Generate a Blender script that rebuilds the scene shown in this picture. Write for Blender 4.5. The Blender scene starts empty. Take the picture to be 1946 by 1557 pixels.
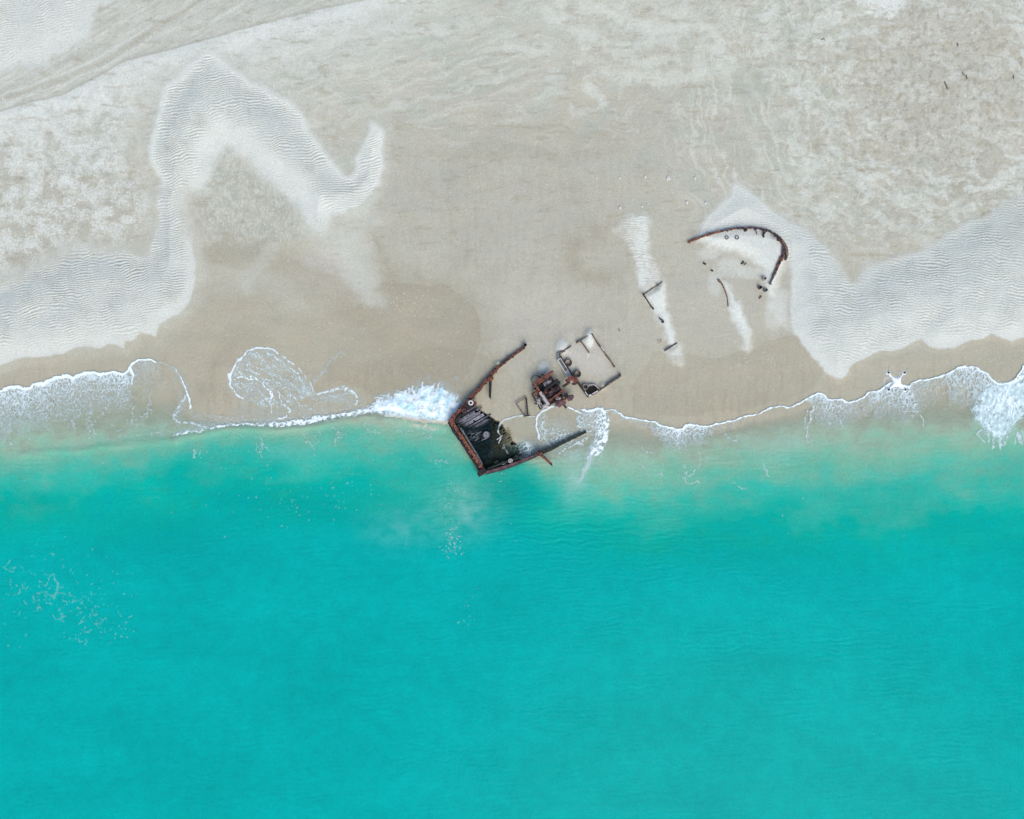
import bpy, bmesh, math, random
import numpy as np
from mathutils import Vector

random.seed(7)
rng = np.random.default_rng(11)
scene = bpy.context.scene
COL = scene.collection
S = 0.04            # metres per survey unit on the ground
H = 52.7            # flying height of the camera
CX, CY = 973.0, 778.5
f32 = np.float32

def at(x, y, z=0.0):
    k = S * (H - z) / H
    return Vector(((x - CX) * k, (CY - y) * k, z))

# ------------------------------------------------------------------ numpy helpers
_tabs = {}
def _tab(seed):
    if seed not in _tabs:
        r = np.random.default_rng(seed + 1000)
        a = r.random((256, 256)) * 2 * np.pi
        _tabs[seed] = (np.cos(a).astype(f32), np.sin(a).astype(f32))
    return _tabs[seed]

def perlin(x, y, seed=0):
    gx, gy = _tab(seed)
    x = np.asarray(x, f32); y = np.asarray(y, f32)
    x0 = np.floor(x); y0 = np.floor(y)
    fx = x - x0; fy = y - y0
    xi = x0.astype(np.int32) & 255; yi = y0.astype(np.int32) & 255
    x1 = (xi + 1) & 255; y1 = (yi + 1) & 255
    u = fx * fx * fx * (fx * (fx * 6 - 15) + 10); v = fy * fy * fy * (fy * (fy * 6 - 15) + 10)
    n00 = gx[yi, xi] * fx + gy[yi, xi] * fy
    n10 = gx[yi, x1] * (fx - 1) + gy[yi, x1] * fy
    n01 = gx[y1, xi] * fx + gy[y1, xi] * (fy - 1)
    n11 = gx[y1, x1] * (fx - 1) + gy[y1, x1] * (fy - 1)
    a = n00 + u * (n10 - n00); b = n01 + u * (n11 - n01)
    return (a + v * (b - a)) * 1.5

def fbm(x, y, seed=0, oct=4, gain=0.5):
    s = 0; a = 1.0; t = 0
    for i in range(oct):
        s = s + a * perlin(x * (2.03 ** i) + 17.3 * i, y * (2.03 ** i) - 9.1 * i, seed + i)
        t += a; a *= gain
    return s / t * 1.6

def sst(a, b, x):
    t = np.clip((x - a) / (b - a), 0, 1)
    return t * t * (3 - 2 * t)

def worley(x, y, seed=0):
    r = np.random.default_rng(seed + 5000)
    jx = r.random((256, 256)).astype(f32); jy = r.random((256, 256)).astype(f32)
    xi = np.floor(x).astype(np.int32); yi = np.floor(y).astype(np.int32)
    f1 = np.full(x.shape, 9, f32); f2 = np.full(x.shape, 9, f32)
    for dy in (-1, 0, 1):
        for dx in (-1, 0, 1):
            cx = xi + dx; cy = yi + dy
            px_ = cx + jx[cy & 255, cx & 255]; py_ = cy + jy[cy & 255, cx & 255]
            d = np.sqrt((px_ - x) ** 2 + (py_ - y) ** 2)
            f2 = np.minimum(f2, np.maximum(f1, d)); f1 = np.minimum(f1, d)
    return f1, f2

def catmull(P, n=6):
    P = np.array(P, float); out = []
    for i in range(len(P) - 1):
        p0 = P[max(i - 1, 0)]; p1 = P[i]; p2 = P[i + 1]; p3 = P[min(i + 2, len(P) - 1)]
        for k in range(n):
            t = k / n
            out.append(0.5 * ((2 * p1) + (-p0 + p2) * t + (2 * p0 - 5 * p1 + 4 * p2 - p3) * t * t + (-p0 + 3 * p1 - 3 * p2 + p3) * t ** 3))
    out.append(P[-1])
    return np.array(out)

# coarse survey raster for region masks
RX0, RY0, RSP = -400.0, -330.0, 3.0
RNX, RNY = 920, 720
_rx = (RX0 + RSP * np.arange(RNX)).astype(f32); _ry = (RY0 + RSP * np.arange(RNY)).astype(f32)
RXg, RYg = np.meshgrid(_rx, _ry)

def sd_poly(poly):
    """signed distance raster, positive inside"""
    P = np.array(poly, f32); n = len(P)
    d = np.full(RXg.shape, 1e9, f32); inside = np.zeros(RXg.shape, bool)
    for i in range(n):
        ax, ay = P[i]; bx, by = P[(i + 1) % n]
        ex, ey = bx - ax, by - ay
        L = ex * ex + ey * ey + 1e-9
        t = np.clip(((RXg - ax) * ex + (RYg - ay) * ey) / L, 0, 1)
        d = np.minimum(d, (RXg - ax - t * ex) ** 2 + (RYg - ay - t * ey) ** 2)
        c = ((ay > RYg) != (by > RYg))
        xx = ax + (RYg - ay) / ((by - ay) if by != ay else 1e-9) * ex
        inside ^= c & (RXg < xx)
    d = np.sqrt(d)
    return np.where(inside, d, -d).astype(f32)

def d_line(poly):
    P = np.array(poly, f32)
    d = np.full(RXg.shape, 1e9, f32)
    for i in range(len(P) - 1):
        ax, ay = P[i]; bx, by = P[i + 1]
        ex, ey = bx - ax, by - ay
        L = ex * ex + ey * ey + 1e-9
        t = np.clip(((RXg - ax) * ex + (RYg - ay) * ey) / L, 0, 1)
        d = np.minimum(d, (RXg - ax - t * ex) ** 2 + (RYg - ay - t * ey) ** 2)
    return np.sqrt(d)

def samp(R, x, y):
    fx = np.clip((x - RX0) / RSP, 0, RNX - 1.001); fy = np.clip((y - RY0) / RSP, 0, RNY - 1.001)
    xi = fx.astype(np.int32); yi = fy.astype(np.int32)
    u = (fx - xi).astype(f32); v = (fy - yi).astype(f32)
    return (R[yi, xi] * (1 - u) + R[yi, xi + 1] * u) * (1 - v) + (R[yi + 1, xi] * (1 - u) + R[yi + 1, xi + 1] * u) * v

# ------------------------------------------------------------------ region outlines (survey units)
DUNE_A = [(295,289),(306,255),(318,207),(329,173),(357,156),(377,136),(403,117),(425,122),(448,142),(476,165),(518,187),(555,207),
 (578,230),(598,264),(614,295),(640,326),(657,343),(674,346),(685,329),(682,306),(699,278),(713,247),(728,255),(728,283),(730,320),
 (719,351),(691,397),(663,405),(629,411),(617,433),(603,430),(586,397),(575,368),(533,346),(499,320),(468,289),(442,264),(420,272),
 (403,306),(380,340),(356,363),(350,391),(357,433),(369,470),(374,500),(375,530),(371,560),(358,582),(340,600),(305,615),(298,643),(285,638),(270,633),
 (257,646),(239,649),(235,660),(224,657),(211,655),(190,662),(164,658),(144,665),(123,674),(85,680),(49,682),(23,689),(0,696),(-120,720),
 (-400,760),(-400,600),(-120,570),(0,545),(51,522),(103,500),(154,474),(213,480),(244,480),(270,492),(287,486),(303,427),(304,380),(316,352),(306,330),(297,312)]
DUNE_B = [(1389,354),(1411,363),(1434,379),(1457,405),(1492,426),(1527,444),(1559,467),(1590,514),(1610,540),(1626,540),(1646,509),
 (1690,496),(1742,486),(1780,460),(1831,427),(1883,409),(1921,386),(1946,376),(2060,330),(2350,260),(2350,560),(2050,612),(1946,640),(1921,648),(1898,643),
 (1883,635),(1867,644),(1842,648),(1811,662),(1777,665),(1762,657),(1749,643),(1731,649),(1713,663),(1693,669),(1667,670),(1636,683),
 (1616,697),(1607,715),(1590,722),(1569,710),(1549,687),(1523,661),(1503,633),(1501,607),(1501,530),(1495,485),(1484,455),(1462,440),
 (1430,435),(1390,437),(1355,446),(1323,456),(1330,438),(1342,416),(1365,391),(1388,375)]
BOW_IN = [(1330,452),(1370,441),(1410,436),(1450,438),(1475,448),(1488,470),(1484,500),(1472,530),(1463,556),(1452,545),(1446,515),(1425,490),(1390,476),(1350,470)]
DUNE_D = [(-400,-330),(420,-330),(300,-60),(262,-2),(225,10),(200,20),(196,40),(185,77),(144,108),(103,129),(51,139),(8,157),(-100,200),(-400,300)]
RIDGE = [(-700,420),(-120,262),(0,226),(70,205),(130,190),(165,172),(200,155),(250,126),(320,110),(370,97),(480,67),(600,37),(700,17),(790,-2),(900,-30),(1300,-140),(2600,-500)]
TRACK = [(30,195),(130,160),(200,130),(270,90),(340,45),(400,10),(440,-20)]
MOT_F = [(-400,240),(0,232),(130,200),(200,165),(260,140),(275,190),(260,260),(255,300),(280,340),(300,380),(290,440),(240,470),(150,470),(90,505),(0,545),(-400,640)]
TAIL1 = [(1164,440),(1176,422),(1198,414),(1222,408),(1234,420),(1228,440),(1232,470),(1242,505),(1258,536),(1224,560),(1214,540),(1207,505),(1192,475)]
TAIL2 = [(1224,562),(1259,538),(1263,560),(1266,590),(1272,622),(1284,652),(1276,660),(1266,652),(1257,625),(1246,600),(1238,586)]
TAIL3 = [(1263,669),(1288,653),(1295,675),(1298,692),(1290,698),(1276,690)]
TAIL4 = [(1366,534),(1374,535),(1384,552),(1393,566),(1402,576),(1412,598),(1419,622),(1425,650),(1427,668),(1419,671),(1410,663),(1402,640),(1394,612),(1385,588),(1381,565),(1374,548)]
BOW_SE = [(1462,560),(1480,545),(1497,560),(1500,640),(1480,620),(1455,585)]
SPOTS_W = [(1068,660,12,16),(1034,702,13,15),(946,692,6,6),(1118,646,9,10),(1119,634,7,8),(1145,734,6,7),(1345,485,24,12),(1356,540,16,28),(1385,510,30,22),(1470,600,22,45),(1420,520,26,14),(1345,430,14,18)]
SPLASH = [(1655,-40),(1700,-40),(1706,10),(1690,28),(1672,40),(1660,22),(1640,15),(1632,0)]
S_EDGE = [(-400,800),(-120,770),(0,746),(10,738),(28,736),(44,738),(59,738),(63,730),(80,730),(83,733),(100,721),(126,715),(140,719),(159,710),(180,709),(195,712),
 (213,709),(236,711),(249,700),(253,692),(267,684),(285,683),(297,687),(306,700),(318,715),(334,730),(352,752),(362,774),(380,785),(420,790),(480,795),(560,792),(620,785),(680,770),
 (713,764),(760,755),(800,745),(842,760),(866,790),(895,812),(940,822),(948,808),(956,800),(970,795),(988,791),(1001,790),(1017,792),(1023,787),(1034,781),(1046,775),
 (1056,772),(1079,774),(1095,781),(1101,783),(1108,777),(1116,781),(1124,779),(1138,775),(1150,781),(1163,778),(1179,786),(1194,794),(1215,798),(1246,803),
 (1253,808),(1282,815),(1297,815),(1305,808),(1320,808),(1341,811),(1361,806),(1392,800),(1418,791),(1436,789),(1446,785),(1464,776),(1487,773),(1508,772),
 (1531,760),(1546,751),(1562,750),(1577,760),(1595,760),(1610,765),(1634,759),(1652,746),(1667,744),(1682,735),(1703,727),(1724,736),(1736,726),(1762,722),
 (1795,713),(1824,699),(1852,699),(1870,708),(1893,728),(1916,729),(1932,717),(1946,696),(2010,670),(2350,640)]
HULL_IN = [(857,801),(885,772),(908,745),(945,702),(997,661),(1110,700),(1120,822),(1046,853),(975,884),(921,899)]
DECK = [(864,806),(911,886),(923,893),(975,879),(1004,866),(994,850),(972,832),(955,806),(938,794),(925,785),(908,774),(893,770),(884,777)]
HOLE = [(1118,734),(1130,732),(1139,740),(1120,752),(1113,744)]
WETLINE = [(-400,790),(0,700),(85,684),(164,662),(257,648),(300,640),(345,612),(375,585),(400,572),(430,570),(480,571),(520,585),(570,600),(620,590),(690,580),(740,548),(790,543),
 (840,548),(872,565),(900,600),(914,640),(925,670),(950,720),(1000,735),(1080,735),(1140,730),(1180,700),(1240,690),(1320,690),(1400,680),(1440,655),(1500,645),(1560,700),(1610,715),(1700,672),(1800,665),(1880,645),(1946,644),(2350,560)]

sdA = sd_poly(DUNE_A); sdB = sd_poly(DUNE_B); sdBI = sd_poly(BOW_IN); sdD = sd_poly(DUNE_D); sdF = sd_poly(MOT_F)
sdT = [sd_poly(t) for t in (TAIL1, TAIL2, TAIL3, TAIL4)]; sdSE = sd_poly(BOW_SE); sdSP = sd_poly(SPLASH)
SEA = S_EDGE + [(2350, 3000), (-400, 3000)]
sdSea = sd_poly(SEA)
sdWet = sd_poly(WETLINE + [(2350, 3000), (-400, 3000)])
sdDeck = sd_poly(DECK); sdHole = sd_poly(HOLE); sdHull = sd_poly(HULL_IN)
dRidge = d_line(RIDGE)
sdRidge = sd_poly(RIDGE + [(2600, 1800), (-700, 1800)])
dTrack = d_line(TRACK)

def beach_height(X, Y, full=True):
    """terrain height in metres; X, Y survey units"""
    wx = 9 * fbm(X / 55, Y / 55, 3, 3); wy = 9 * fbm(X / 55, Y / 55, 8, 3)
    sea = samp(sdSea, X, Y)
    sea = np.where(Y > 1800, np.maximum(sea, Y - 790), sea)
    sea = np.where(Y < -330, np.minimum(sea, Y - 750), sea)
    inland = np.clip(-sea, 0, None) * S; off = np.clip(sea, 0, None) * S
    z = 0.035 * inland - 0.05 * np.minimum(off, 40) - 0.02
    far = np.clip(inland - 45, 0, None); z = z + 0.01 * np.minimum(far, 500)
    a = samp(sdA, X + wx * .5, Y + wy * .5); b = samp(sdB, X + wx * .4, Y + wy * .4)
    d = samp(sdD, X + wx, Y + wy)
    ctr = 0.34 * sst(-3, 60, a) + 0.06 * sst(-22, 3, a)
    z = z + ctr
    z = z + 0.26 * sst(-2, 60, b) + 0.22 * sst(-2, 120, b) + 0.05 * sst(-12, 2, b)
    z = z + 0.25 * sst(-6, 80, d)
    z = z + 0.30 * sst(-14, 20, samp(sdBI, X, Y))
    for t, th in zip(sdT, (.03, .15, .10, .15)): z = z + th * sst(-4, 10, samp(t, X + wx * .2, Y + wy * .2))
    for (sx, sy, rx, ry) in SPOTS_W[:6]:
        z = z + 0.25 * np.exp(-(((X - sx) / rx) ** 2 + ((Y - sy) / ry) ** 2))
    r = samp(sdRidge, X, Y)
    z = z + 0.05 * sst(-8, 10, r) * np.exp(-np.clip(r, 0, None) / 60)
    z = z + 0.06 * fbm(X / 120, Y / 90, 21, 3) * sst(0, 80, -sea)
    z = z * 1.0 - 0.9 * sst(0, 9, samp(sdDeck, X, Y) + (.9 * wx + 4 * fbm(X / 7, Y / 7, 13, 3)) * sst(925, 960, X)) - 0.9 * sst(-1.5, 2.5, samp(sdHole, X, Y))
    return z, sea, a, b, d, r, wx, wy

def axis(lo, hi, step, out):
    """fine spacing between lo and hi, growing outwards to +-out"""
    a = list(np.arange(lo, hi + 1e-6, step)); s = step; p = hi
    while p < out[1]:
        s *= 1.22; p += s; a.append(p)
    s = step; p = lo; pre = []
    while p > out[0]:
        s *= 1.22; p -= s; pre.append(p)
    return np.array(pre[::-1] + a, f32)

def grid_mesh(name, xs, ys, X, Y, Z, keep=None):
    nx, ny = len(xs), len(ys)
    idx = np.arange(nx * ny, dtype=np.int32).reshape(ny, nx)
    q = np.stack([idx[1:, :-1], idx[1:, 1:], idx[:-1, 1:], idx[:-1, :-1]], -1).reshape(-1, 4)
    vid = None
    if keep is not None:
        k = keep.reshape(-1)
        q = q[k[q].any(1)]
        used = np.zeros(nx * ny, bool); used[q.ravel()] = True
        vid = np.nonzero(used)[0]
        remap = np.full(nx * ny, -1, np.int32); remap[vid] = np.arange(len(vid))
        q = remap[q]
    co = np.stack([(X - CX) * S, (CY - Y) * S, Z], -1).reshape(-1, 3).astype(f32)
    if vid is not None: co = co[vid]
    me = bpy.data.meshes.new(name)
    me.vertices.add(len(co)); me.vertices.foreach_set('co', co.ravel())
    me.loops.add(len(q) * 4); me.polygons.add(len(q))
    me.loops.foreach_set('vertex_index', q.ravel().astype(np.int32))
    me.polygons.foreach_set('loop_start', (np.arange(len(q)) * 4).astype(np.int32))
    me.polygons.foreach_set('use_smooth', np.ones(len(q), bool))
    me.update(calc_edges=True)
    return me, vid

def set_col(me, name, rgb, vid=None):
    rgb = rgb.reshape(-1, rgb.shape[-1])
    if vid is not None: rgb = rgb[vid]
    c = np.ones((len(rgb), 4), f32); c[:, :rgb.shape[1]] = rgb
    a = me.attributes.new(name, 'FLOAT_COLOR', 'POINT'); a.data.foreach_set('color', c.ravel())

def set_f(me, name, v, vid=None):
    v = v.reshape(-1).astype(f32)
    if vid is not None: v = v[vid]
    a = me.attributes.new(name, 'FLOAT', 'POINT'); a.data.foreach_set('value', np.ascontiguousarray(v))

# ------------------------------------------------------------------ materials
def nodes(name):
    m = bpy.data.materials.new(name); m.use_nodes = True
    nt = m.node_tree; nt.nodes.clear()
    out = nt.nodes.new('ShaderNodeOutputMaterial'); b = nt.nodes.new('ShaderNodeBsdfPrincipled')
    nt.links.new(b.outputs[0], out.inputs[0])
    return m, nt, b, out

def N(nt, t, **kw):
    n = nt.nodes.new(t)
    for k, v in kw.items(): setattr(n, k, v)
    return n

def mixc(nt, fac, a, b, mode='MIX'):
    n = N(nt, 'ShaderNodeMix', data_type='RGBA', blend_type=mode)
    for i, v in ((0, fac), (6, a), (7, b)):
        if hasattr(v, 'default_value') or hasattr(v, 'is_linked'): nt.links.new(v, n.inputs[i])
        elif i == 0: n.inputs[0].default_value = v
        else: n.inputs[i].default_value = (*v, 1)
    return n.outputs[2]

def noise(nt, vec, scale, detail=4, rough=.6):
    n = N(nt, 'ShaderNodeTexNoise'); n.inputs['Scale'].default_value = scale
    n.inputs['Detail'].default_value = detail; n.inputs['Roughness'].default_value = rough
    if vec is not None: nt.links.new(vec, n.inputs['Vector'])
    return n.outputs[0]

def ramp(nt, fac, a, b):
    n = N(nt, 'ShaderNodeMapRange'); n.inputs[1].default_value = a; n.inputs[2].default_value = b
    n.interpolation_type = 'SMOOTHSTEP'
    nt.links.new(fac, n.inputs[0]); return n.outputs[0]

def metal(name, base, second, third, sc=4.0, t1=(.45, .6), t2=(.55, .68), rough=.8, bump=.02):
    m, nt, b, out = nodes(name)
    tc = N(nt, 'ShaderNodeNewGeometry').outputs['Position']
    n1 = noise(nt, tc, sc, 6, .7); n2 = noise(nt, tc, sc * 2.7, 5, .7); n3 = noise(nt, tc, sc * 9, 3, .7)
    c = mixc(nt, ramp(nt, n1, *t1), base, second)
    c = mixc(nt, ramp(nt, n2, *t2), c, third)
    g = N(nt, 'ShaderNodeMapRange'); g.inputs[1].default_value = .3; g.inputs[2].default_value = .7; g.inputs[3].default_value = .65; g.inputs[4].default_value = 1.35
    nt.links.new(n3, g.inputs[0])
    mm = N(nt, 'ShaderNodeVectorMath', operation='SCALE'); nt.links.new(c, mm.inputs[0]); nt.links.new(g.outputs[0], mm.inputs['Scale'])
    nt.links.new(mm.outputs[0], b.inputs['Base Color']); b.inputs['Roughness'].default_value = rough
    bp = N(nt, 'ShaderNodeBump'); bp.inputs['Strength'].default_value = .6; bp.inputs['Distance'].default_value = bump
    nt.links.new(n2, bp.inputs['Height']); nt.links.new(bp.outputs[0], b.inputs['Normal'])
    return m

M = {}
M['rust_red'] = metal('rust_red', (.020, .010, .009), (.165, .044, .024), (.34, .17, .105), 3.6, (.44, .53), (.59, .65))
M['rust_orange'] = metal('rust_orange', (.04, .014, .011), (.21, .066, .030), (.42, .27, .18), 3.6, (.42, .53), (.58, .66))
M['rust_dark'] = metal('rust_dark', (.007, .006, .007), (.045, .014, .012), (.12, .06, .05), 3.5, (.48, .62), (.6, .7))
M['rust_blue'] = metal('rust_blue', (.022, .018, .032), (.11, .045, .04), (.42, .37, .35), 4.2, (.44, .56), (.56, .63))
M['rust_purple'] = metal('rust_purple', (.05, .02, .025), (.12, .06, .07), (.28, .17, .16), 4.5, (.42, .6), (.55, .7))
M['pale_metal'] = metal('pale_metal', (.36, .33, .32), (.16, .10, .085), (.5, .48, .46), 4, (.5, .65), (.5, .7))
M['grey_steel'] = metal('grey_steel', (.14, .15, .155), (.07, .055, .05), (.24, .24, .235), 4, (.5, .65), (.5, .7))
M['steel_light'] = metal('steel_light', (.24, .26, .29), (.14, .15, .17), (.32, .33, .35), 4, (.5, .65), (.5, .7))
M['barnacled'] = metal('barnacled', (.008, .014, .013), (.03, .045, .025), (.14, .14, .10), 5, (.48, .62), (.62, .72))
M['sandy_rust'] = metal('sandy_rust', (.040, .020, .013), (.12, .055, .03), (.40, .33, .26), 6, (.45, .6), (.52, .62))
M['white_paint'] = metal('white_paint', (.55, .55, .54), (.38, .32, .28), (.62, .62, .6), 4, (.6, .7), (.5, .7))
M['dark_bore'] = metal('dark_bore', (.14, .12, .09), (.20, .17, .13), (.09, .08, .06), 4)
M['driftwood'] = metal('driftwood', (.16, .14, .12), (.22, .2, .17), (.28, .25, .2), 8)
M['shell_sand'] = metal('shell_sand', (.52, .52, .49), (.58, .58, .55), (.44, .42, .38), 6)

def plain(name, col, rough, spec=.5):
    m, nt, b, out = nodes(name)
    tc = N(nt, 'ShaderNodeTexCoord').outputs['Object']
    n1 = noise(nt, tc, 30, 3)
    c = mixc(nt, n1, tuple(v * .92 for v in col), tuple(min(1, v * 1.06) for v in col))
    nt.links.new(c, b.inputs['Base Color']); b.inputs['Roughness'].default_value = rough
    b.inputs['Specular IOR Level'].default_value = spec
    return m
M['white_shell'] = plain('white_plastic', (.86, .87, .86), .4)
M['black_plastic'] = plain('black_plastic', (.012, .012, .013), .45)
M['grey_blade'] = plain('grey_blade', (.42, .42, .4), .5)

# sand
m, nt, b, out = nodes('beach_sand')
ca = N(nt, 'ShaderNodeAttribute', attribute_name='sand_colour')
wa = N(nt, 'ShaderNodeAttribute', attribute_name='damp')
pos = N(nt, 'ShaderNodeNewGeometry').outputs['Position']
g1 = noise(nt, pos, 9, 4, .75); g2 = noise(nt, pos, 26, 2, .6)
gm = N(nt, 'ShaderNodeMapRange'); gm.inputs[1].default_value = .25; gm.inputs[2].default_value = .75; gm.inputs[3].default_value = .84; gm.inputs[4].default_value = 1.16
nt.links.new(g1, gm.inputs[0])
sc = N(nt, 'ShaderNodeVectorMath', operation='SCALE'); nt.links.new(ca.outputs['Color'], sc.inputs[0]); nt.links.new(gm.outputs[0], sc.inputs['Scale'])
nt.links.new(sc.outputs[0], b.inputs['Base Color'])
rr = N(nt, 'ShaderNodeMapRange'); rr.inputs[3].default_value = .95; rr.inputs[4].default_value = .55
nt.links.new(wa.outputs['Fac'], rr.inputs[0]); nt.links.new(rr.outputs[0], b.inputs['Roughness'])
b.inputs['Specular IOR Level'].default_value = .2
bp = N(nt, 'ShaderNodeBump'); bp.inputs['Strength'].default_value = .35; bp.inputs['Distance'].default_value = .02
nt.links.new(g2, bp.inputs['Height']); nt.links.new(bp.outputs[0], b.inputs['Normal'])
M['sand'] = m

# sea
m, nt, b, out = nodes('sea_water')
ca = N(nt, 'ShaderNodeAttribute', attribute_name='sea_colour')
aa = N(nt, 'ShaderNodeAttribute', attribute_name='opacity')
pos = N(nt, 'ShaderNodeNewGeometry').outputs['Position']
mp = N(nt, 'ShaderNodeMapping'); mp.inputs['Scale'].default_value = (1, 1.9, 1); nt.links.new(pos, mp.inputs['Vector'])
w1 = noise(nt, mp.outputs[0], 5.5, 4, .7)
nt.links.new(ca.outputs['Color'], b.inputs['Base Color']); b.inputs['Roughness'].default_value = .10; b.inputs['Specular IOR Level'].default_value = .02
b.inputs['IOR'].default_value = 1.33
bp = N(nt, 'ShaderNodeBump'); bp.inputs['Strength'].default_value = .35; bp.inputs['Distance'].default_value = .02
nt.links.new(w1, bp.inputs['Height']); nt.links.new(bp.outputs[0], b.inputs['Normal'])
tr = N(nt, 'ShaderNodeBsdfTransparent'); mx = N(nt, 'ShaderNodeMixShader')
nt.links.new(aa.outputs['Fac'], mx.inputs[0]); nt.links.new(tr.outputs[0], mx.inputs[1]); nt.links.new(b.outputs[0], mx.inputs[2])
nt.links.new(mx.outputs[0], out.inputs[0])
M['water'] = m

# foam
m, nt, b, out = nodes('sea_foam')
ca = N(nt, 'ShaderNodeAttribute', attribute_name='foam_colour')
aa = N(nt, 'ShaderNodeAttribute', attribute_name='cover')
nt.links.new(ca.outputs['Color'], b.inputs['Base Color']); b.inputs['Roughness'].default_value = .7; b.inputs['Specular IOR Level'].default_value = .2
tr = N(nt, 'ShaderNodeBsdfTransparent'); mx = N(nt, 'ShaderNodeMixShader')
nt.links.new(aa.outputs['Fac'], mx.inputs[0]); nt.links.new(tr.outputs[0], mx.inputs[1]); nt.links.new(b.outputs[0], mx.inputs[2])
nt.links.new(mx.outputs[0], out.inputs[0])
M['foam'] = m

# deck timber
m, nt, b, out = nodes('deck_timber')
ca = N(nt, 'ShaderNodeAttribute', attribute_name='timber_colour')
pos = N(nt, 'ShaderNodeNewGeometry').outputs['Position']
n1 = noise(nt, pos, 12, 4, .7)
gm = N(nt, 'ShaderNodeMapRange'); gm.inputs[1].default_value = .3; gm.inputs[2].default_value = .7; gm.inputs[3].default_value = .5; gm.inputs[4].default_value = 1.5
nt.links.new(n1, gm.inputs[0])
sc = N(nt, 'ShaderNodeVectorMath', operation='SCALE'); nt.links.new(ca.outputs['Color'], sc.inputs[0]); nt.links.new(gm.outputs[0], sc.inputs['Scale'])
nt.links.new(sc.outputs[0], b.inputs['Base Color']); b.inputs['Roughness'].default_value = .7; b.inputs['Specular IOR Level'].default_value = .12
M['timber'] = m

# ------------------------------------------------------------------ beach
def ripples(X, Y, lam, tilt, seed):
    w = 7 * fbm(X / 70, Y / 70, seed, 2) + 3.0 * perlin(X / 19, Y / 26, seed + 5) + 1.1 * perlin(X / 8, Y / 11, seed + 6)
    ph = (Y + tilt * X + w) / lam
    ph = ph - np.floor(ph)
    tri = np.where(ph < .68, ph / .68, (1 - ph) / .32)
    return tri * tri * (3 - 2 * tri) - .5

xs = axis(-30, 1976, 1.15, (-16000, 18000))
ys = np.concatenate([axis(-30, 905, 1.15, (-15000, 905)), 905 + np.cumsum(7.0 * 1.02 ** np.arange(180))]).astype(f32)
X, Y = np.meshgrid(xs, ys)
Z, sea, a, b_, d_, r_, wx, wy = beach_height(X, Y)
near = sst(-260, -60, X) * sst(2200, 2010, X) * sst(-260, -60, Y) * sst(1800, 1000, Y)
land = sst(0, 20, -sea)
e1 = fbm(X / 9, Y / 9, 31, 3); e2 = fbm(X / 30, Y / 30, 37, 4)
mA = sst(-2, 2.5, a + 1.2 * e1) ; mB = sst(-2, 2.5, b_ + 1.2 * e1); mD = sst(-8, 8, d_ + 9 * e2 + 5 * e1)
# softness of the lee and windward toes
innerA = samp(d_line([(352,420),(356,380),(380,335),(403,303),(420,272),(442,264),(470,290),(499,320),(533,346),(575,368),(588,400),(600,425)]), X, Y)
softA = np.clip(sst(60, 10, innerA) + sst(60, 10, samp(d_line([(30,545),(103,504),(154,470),(200,475)]), X, Y)), 0, 1)
wA_ = 2.5 + 24 * softA
eA = 1.2 * e1 + softA * (9 * e2 + 7 * fbm(X / 6, Y / 30, 33, 3))
tA = np.clip((a + eA + wA_) / (2 * wA_), 0, 1); mA = tA * tA * (3 - 2 * tA)
softB = np.clip(sst(60, 5, samp(d_line([(1600,520),(1625,540),(1646,509),(1742,486),(1831,427),(1946,376)]), X, Y)) * .5 + .12 * sst(50, 10, samp(d_line([(1501,520),(1503,633),(1549,687),(1590,722)]), X, Y)), 0, 1)
wB_ = 2.5 + 14 * softB
tB = np.clip((b_ + 1.2 * e1 + softB * (6 * e2 + 6 * e1) + wB_) / (2 * wB_), 0, 1); mB = tB * tB * (3 - 2 * tB)
inA = sst(1, 30, a); inB = sst(1, 25, b_)
rip_amp = np.zeros_like(X)
zoneA = mA * sst(-6, 8, a + 2 * e2) * (1 - .93 * sst(16, 40, samp(d_line([(395,285),(430,245),(470,262),(520,310),(590,370),(620,420)]), X, Y) * -1 + 44))
zoneA = zoneA * (1 - .95 * sst(20, 70, Y - (680 - .13 * X) + 62) * (Y > 500)) 
zoneA = zoneA * (1 - .9 * sst(26, 12, samp(d_line([(374,440),(377,500),(374,560),(350,590),(300,612)]), X, Y)))
ridgeB = samp(d_line([(1506,470),(1512,560),(1520,640),(1560,690),(1592,718)]), X, Y)
zoneB = mB * sst(4, 40, ridgeB + 10 * e2) * (1 - .85 * sst(25, 5, samp(d_line([(1600,715),(1650,680),(1700,668),(1760,655),(1830,650),(1900,640),(2000,625)]), X, Y)))
zoneB = np.where(X < 1500, mB * (.25 + .3 * sst(1430, 1500, X)), zoneB)
zoneD = mD * (.35 + .65 * sst(10, 80, d_))
zoneT = sst(-2, 4, samp(sdT[0], X, Y)) * .6 + sst(0, 4, samp(sdT[3], X, Y)) * .25
modn = np.clip(.75 + .7 * fbm(X / 45, Y / 45, 71, 3), .15, 1.3)
vband = np.clip(.85 + .9 * perlin(X / 24 + .006 * Y, Y / 320, 77), .25, 1.5)
modn = modn * (1 + (vband - 1) * np.clip(mD + mA * sst(560, 620, Y) * sst(300, 200, X), 0, 1))
h = .078 * (zoneA * modn) * ripples(X, Y, 4.8, .12, 50) + .068 * (zoneB * modn) * ripples(X, Y, 5.0, -.1, 60) \
    + .046 * zoneD * modn * ripples(X, Y, 4.7, .28, 80) + .045 * zoneT * ripples(X, Y, 4.6, -.05, 90)
Z = Z + h * near
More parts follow.
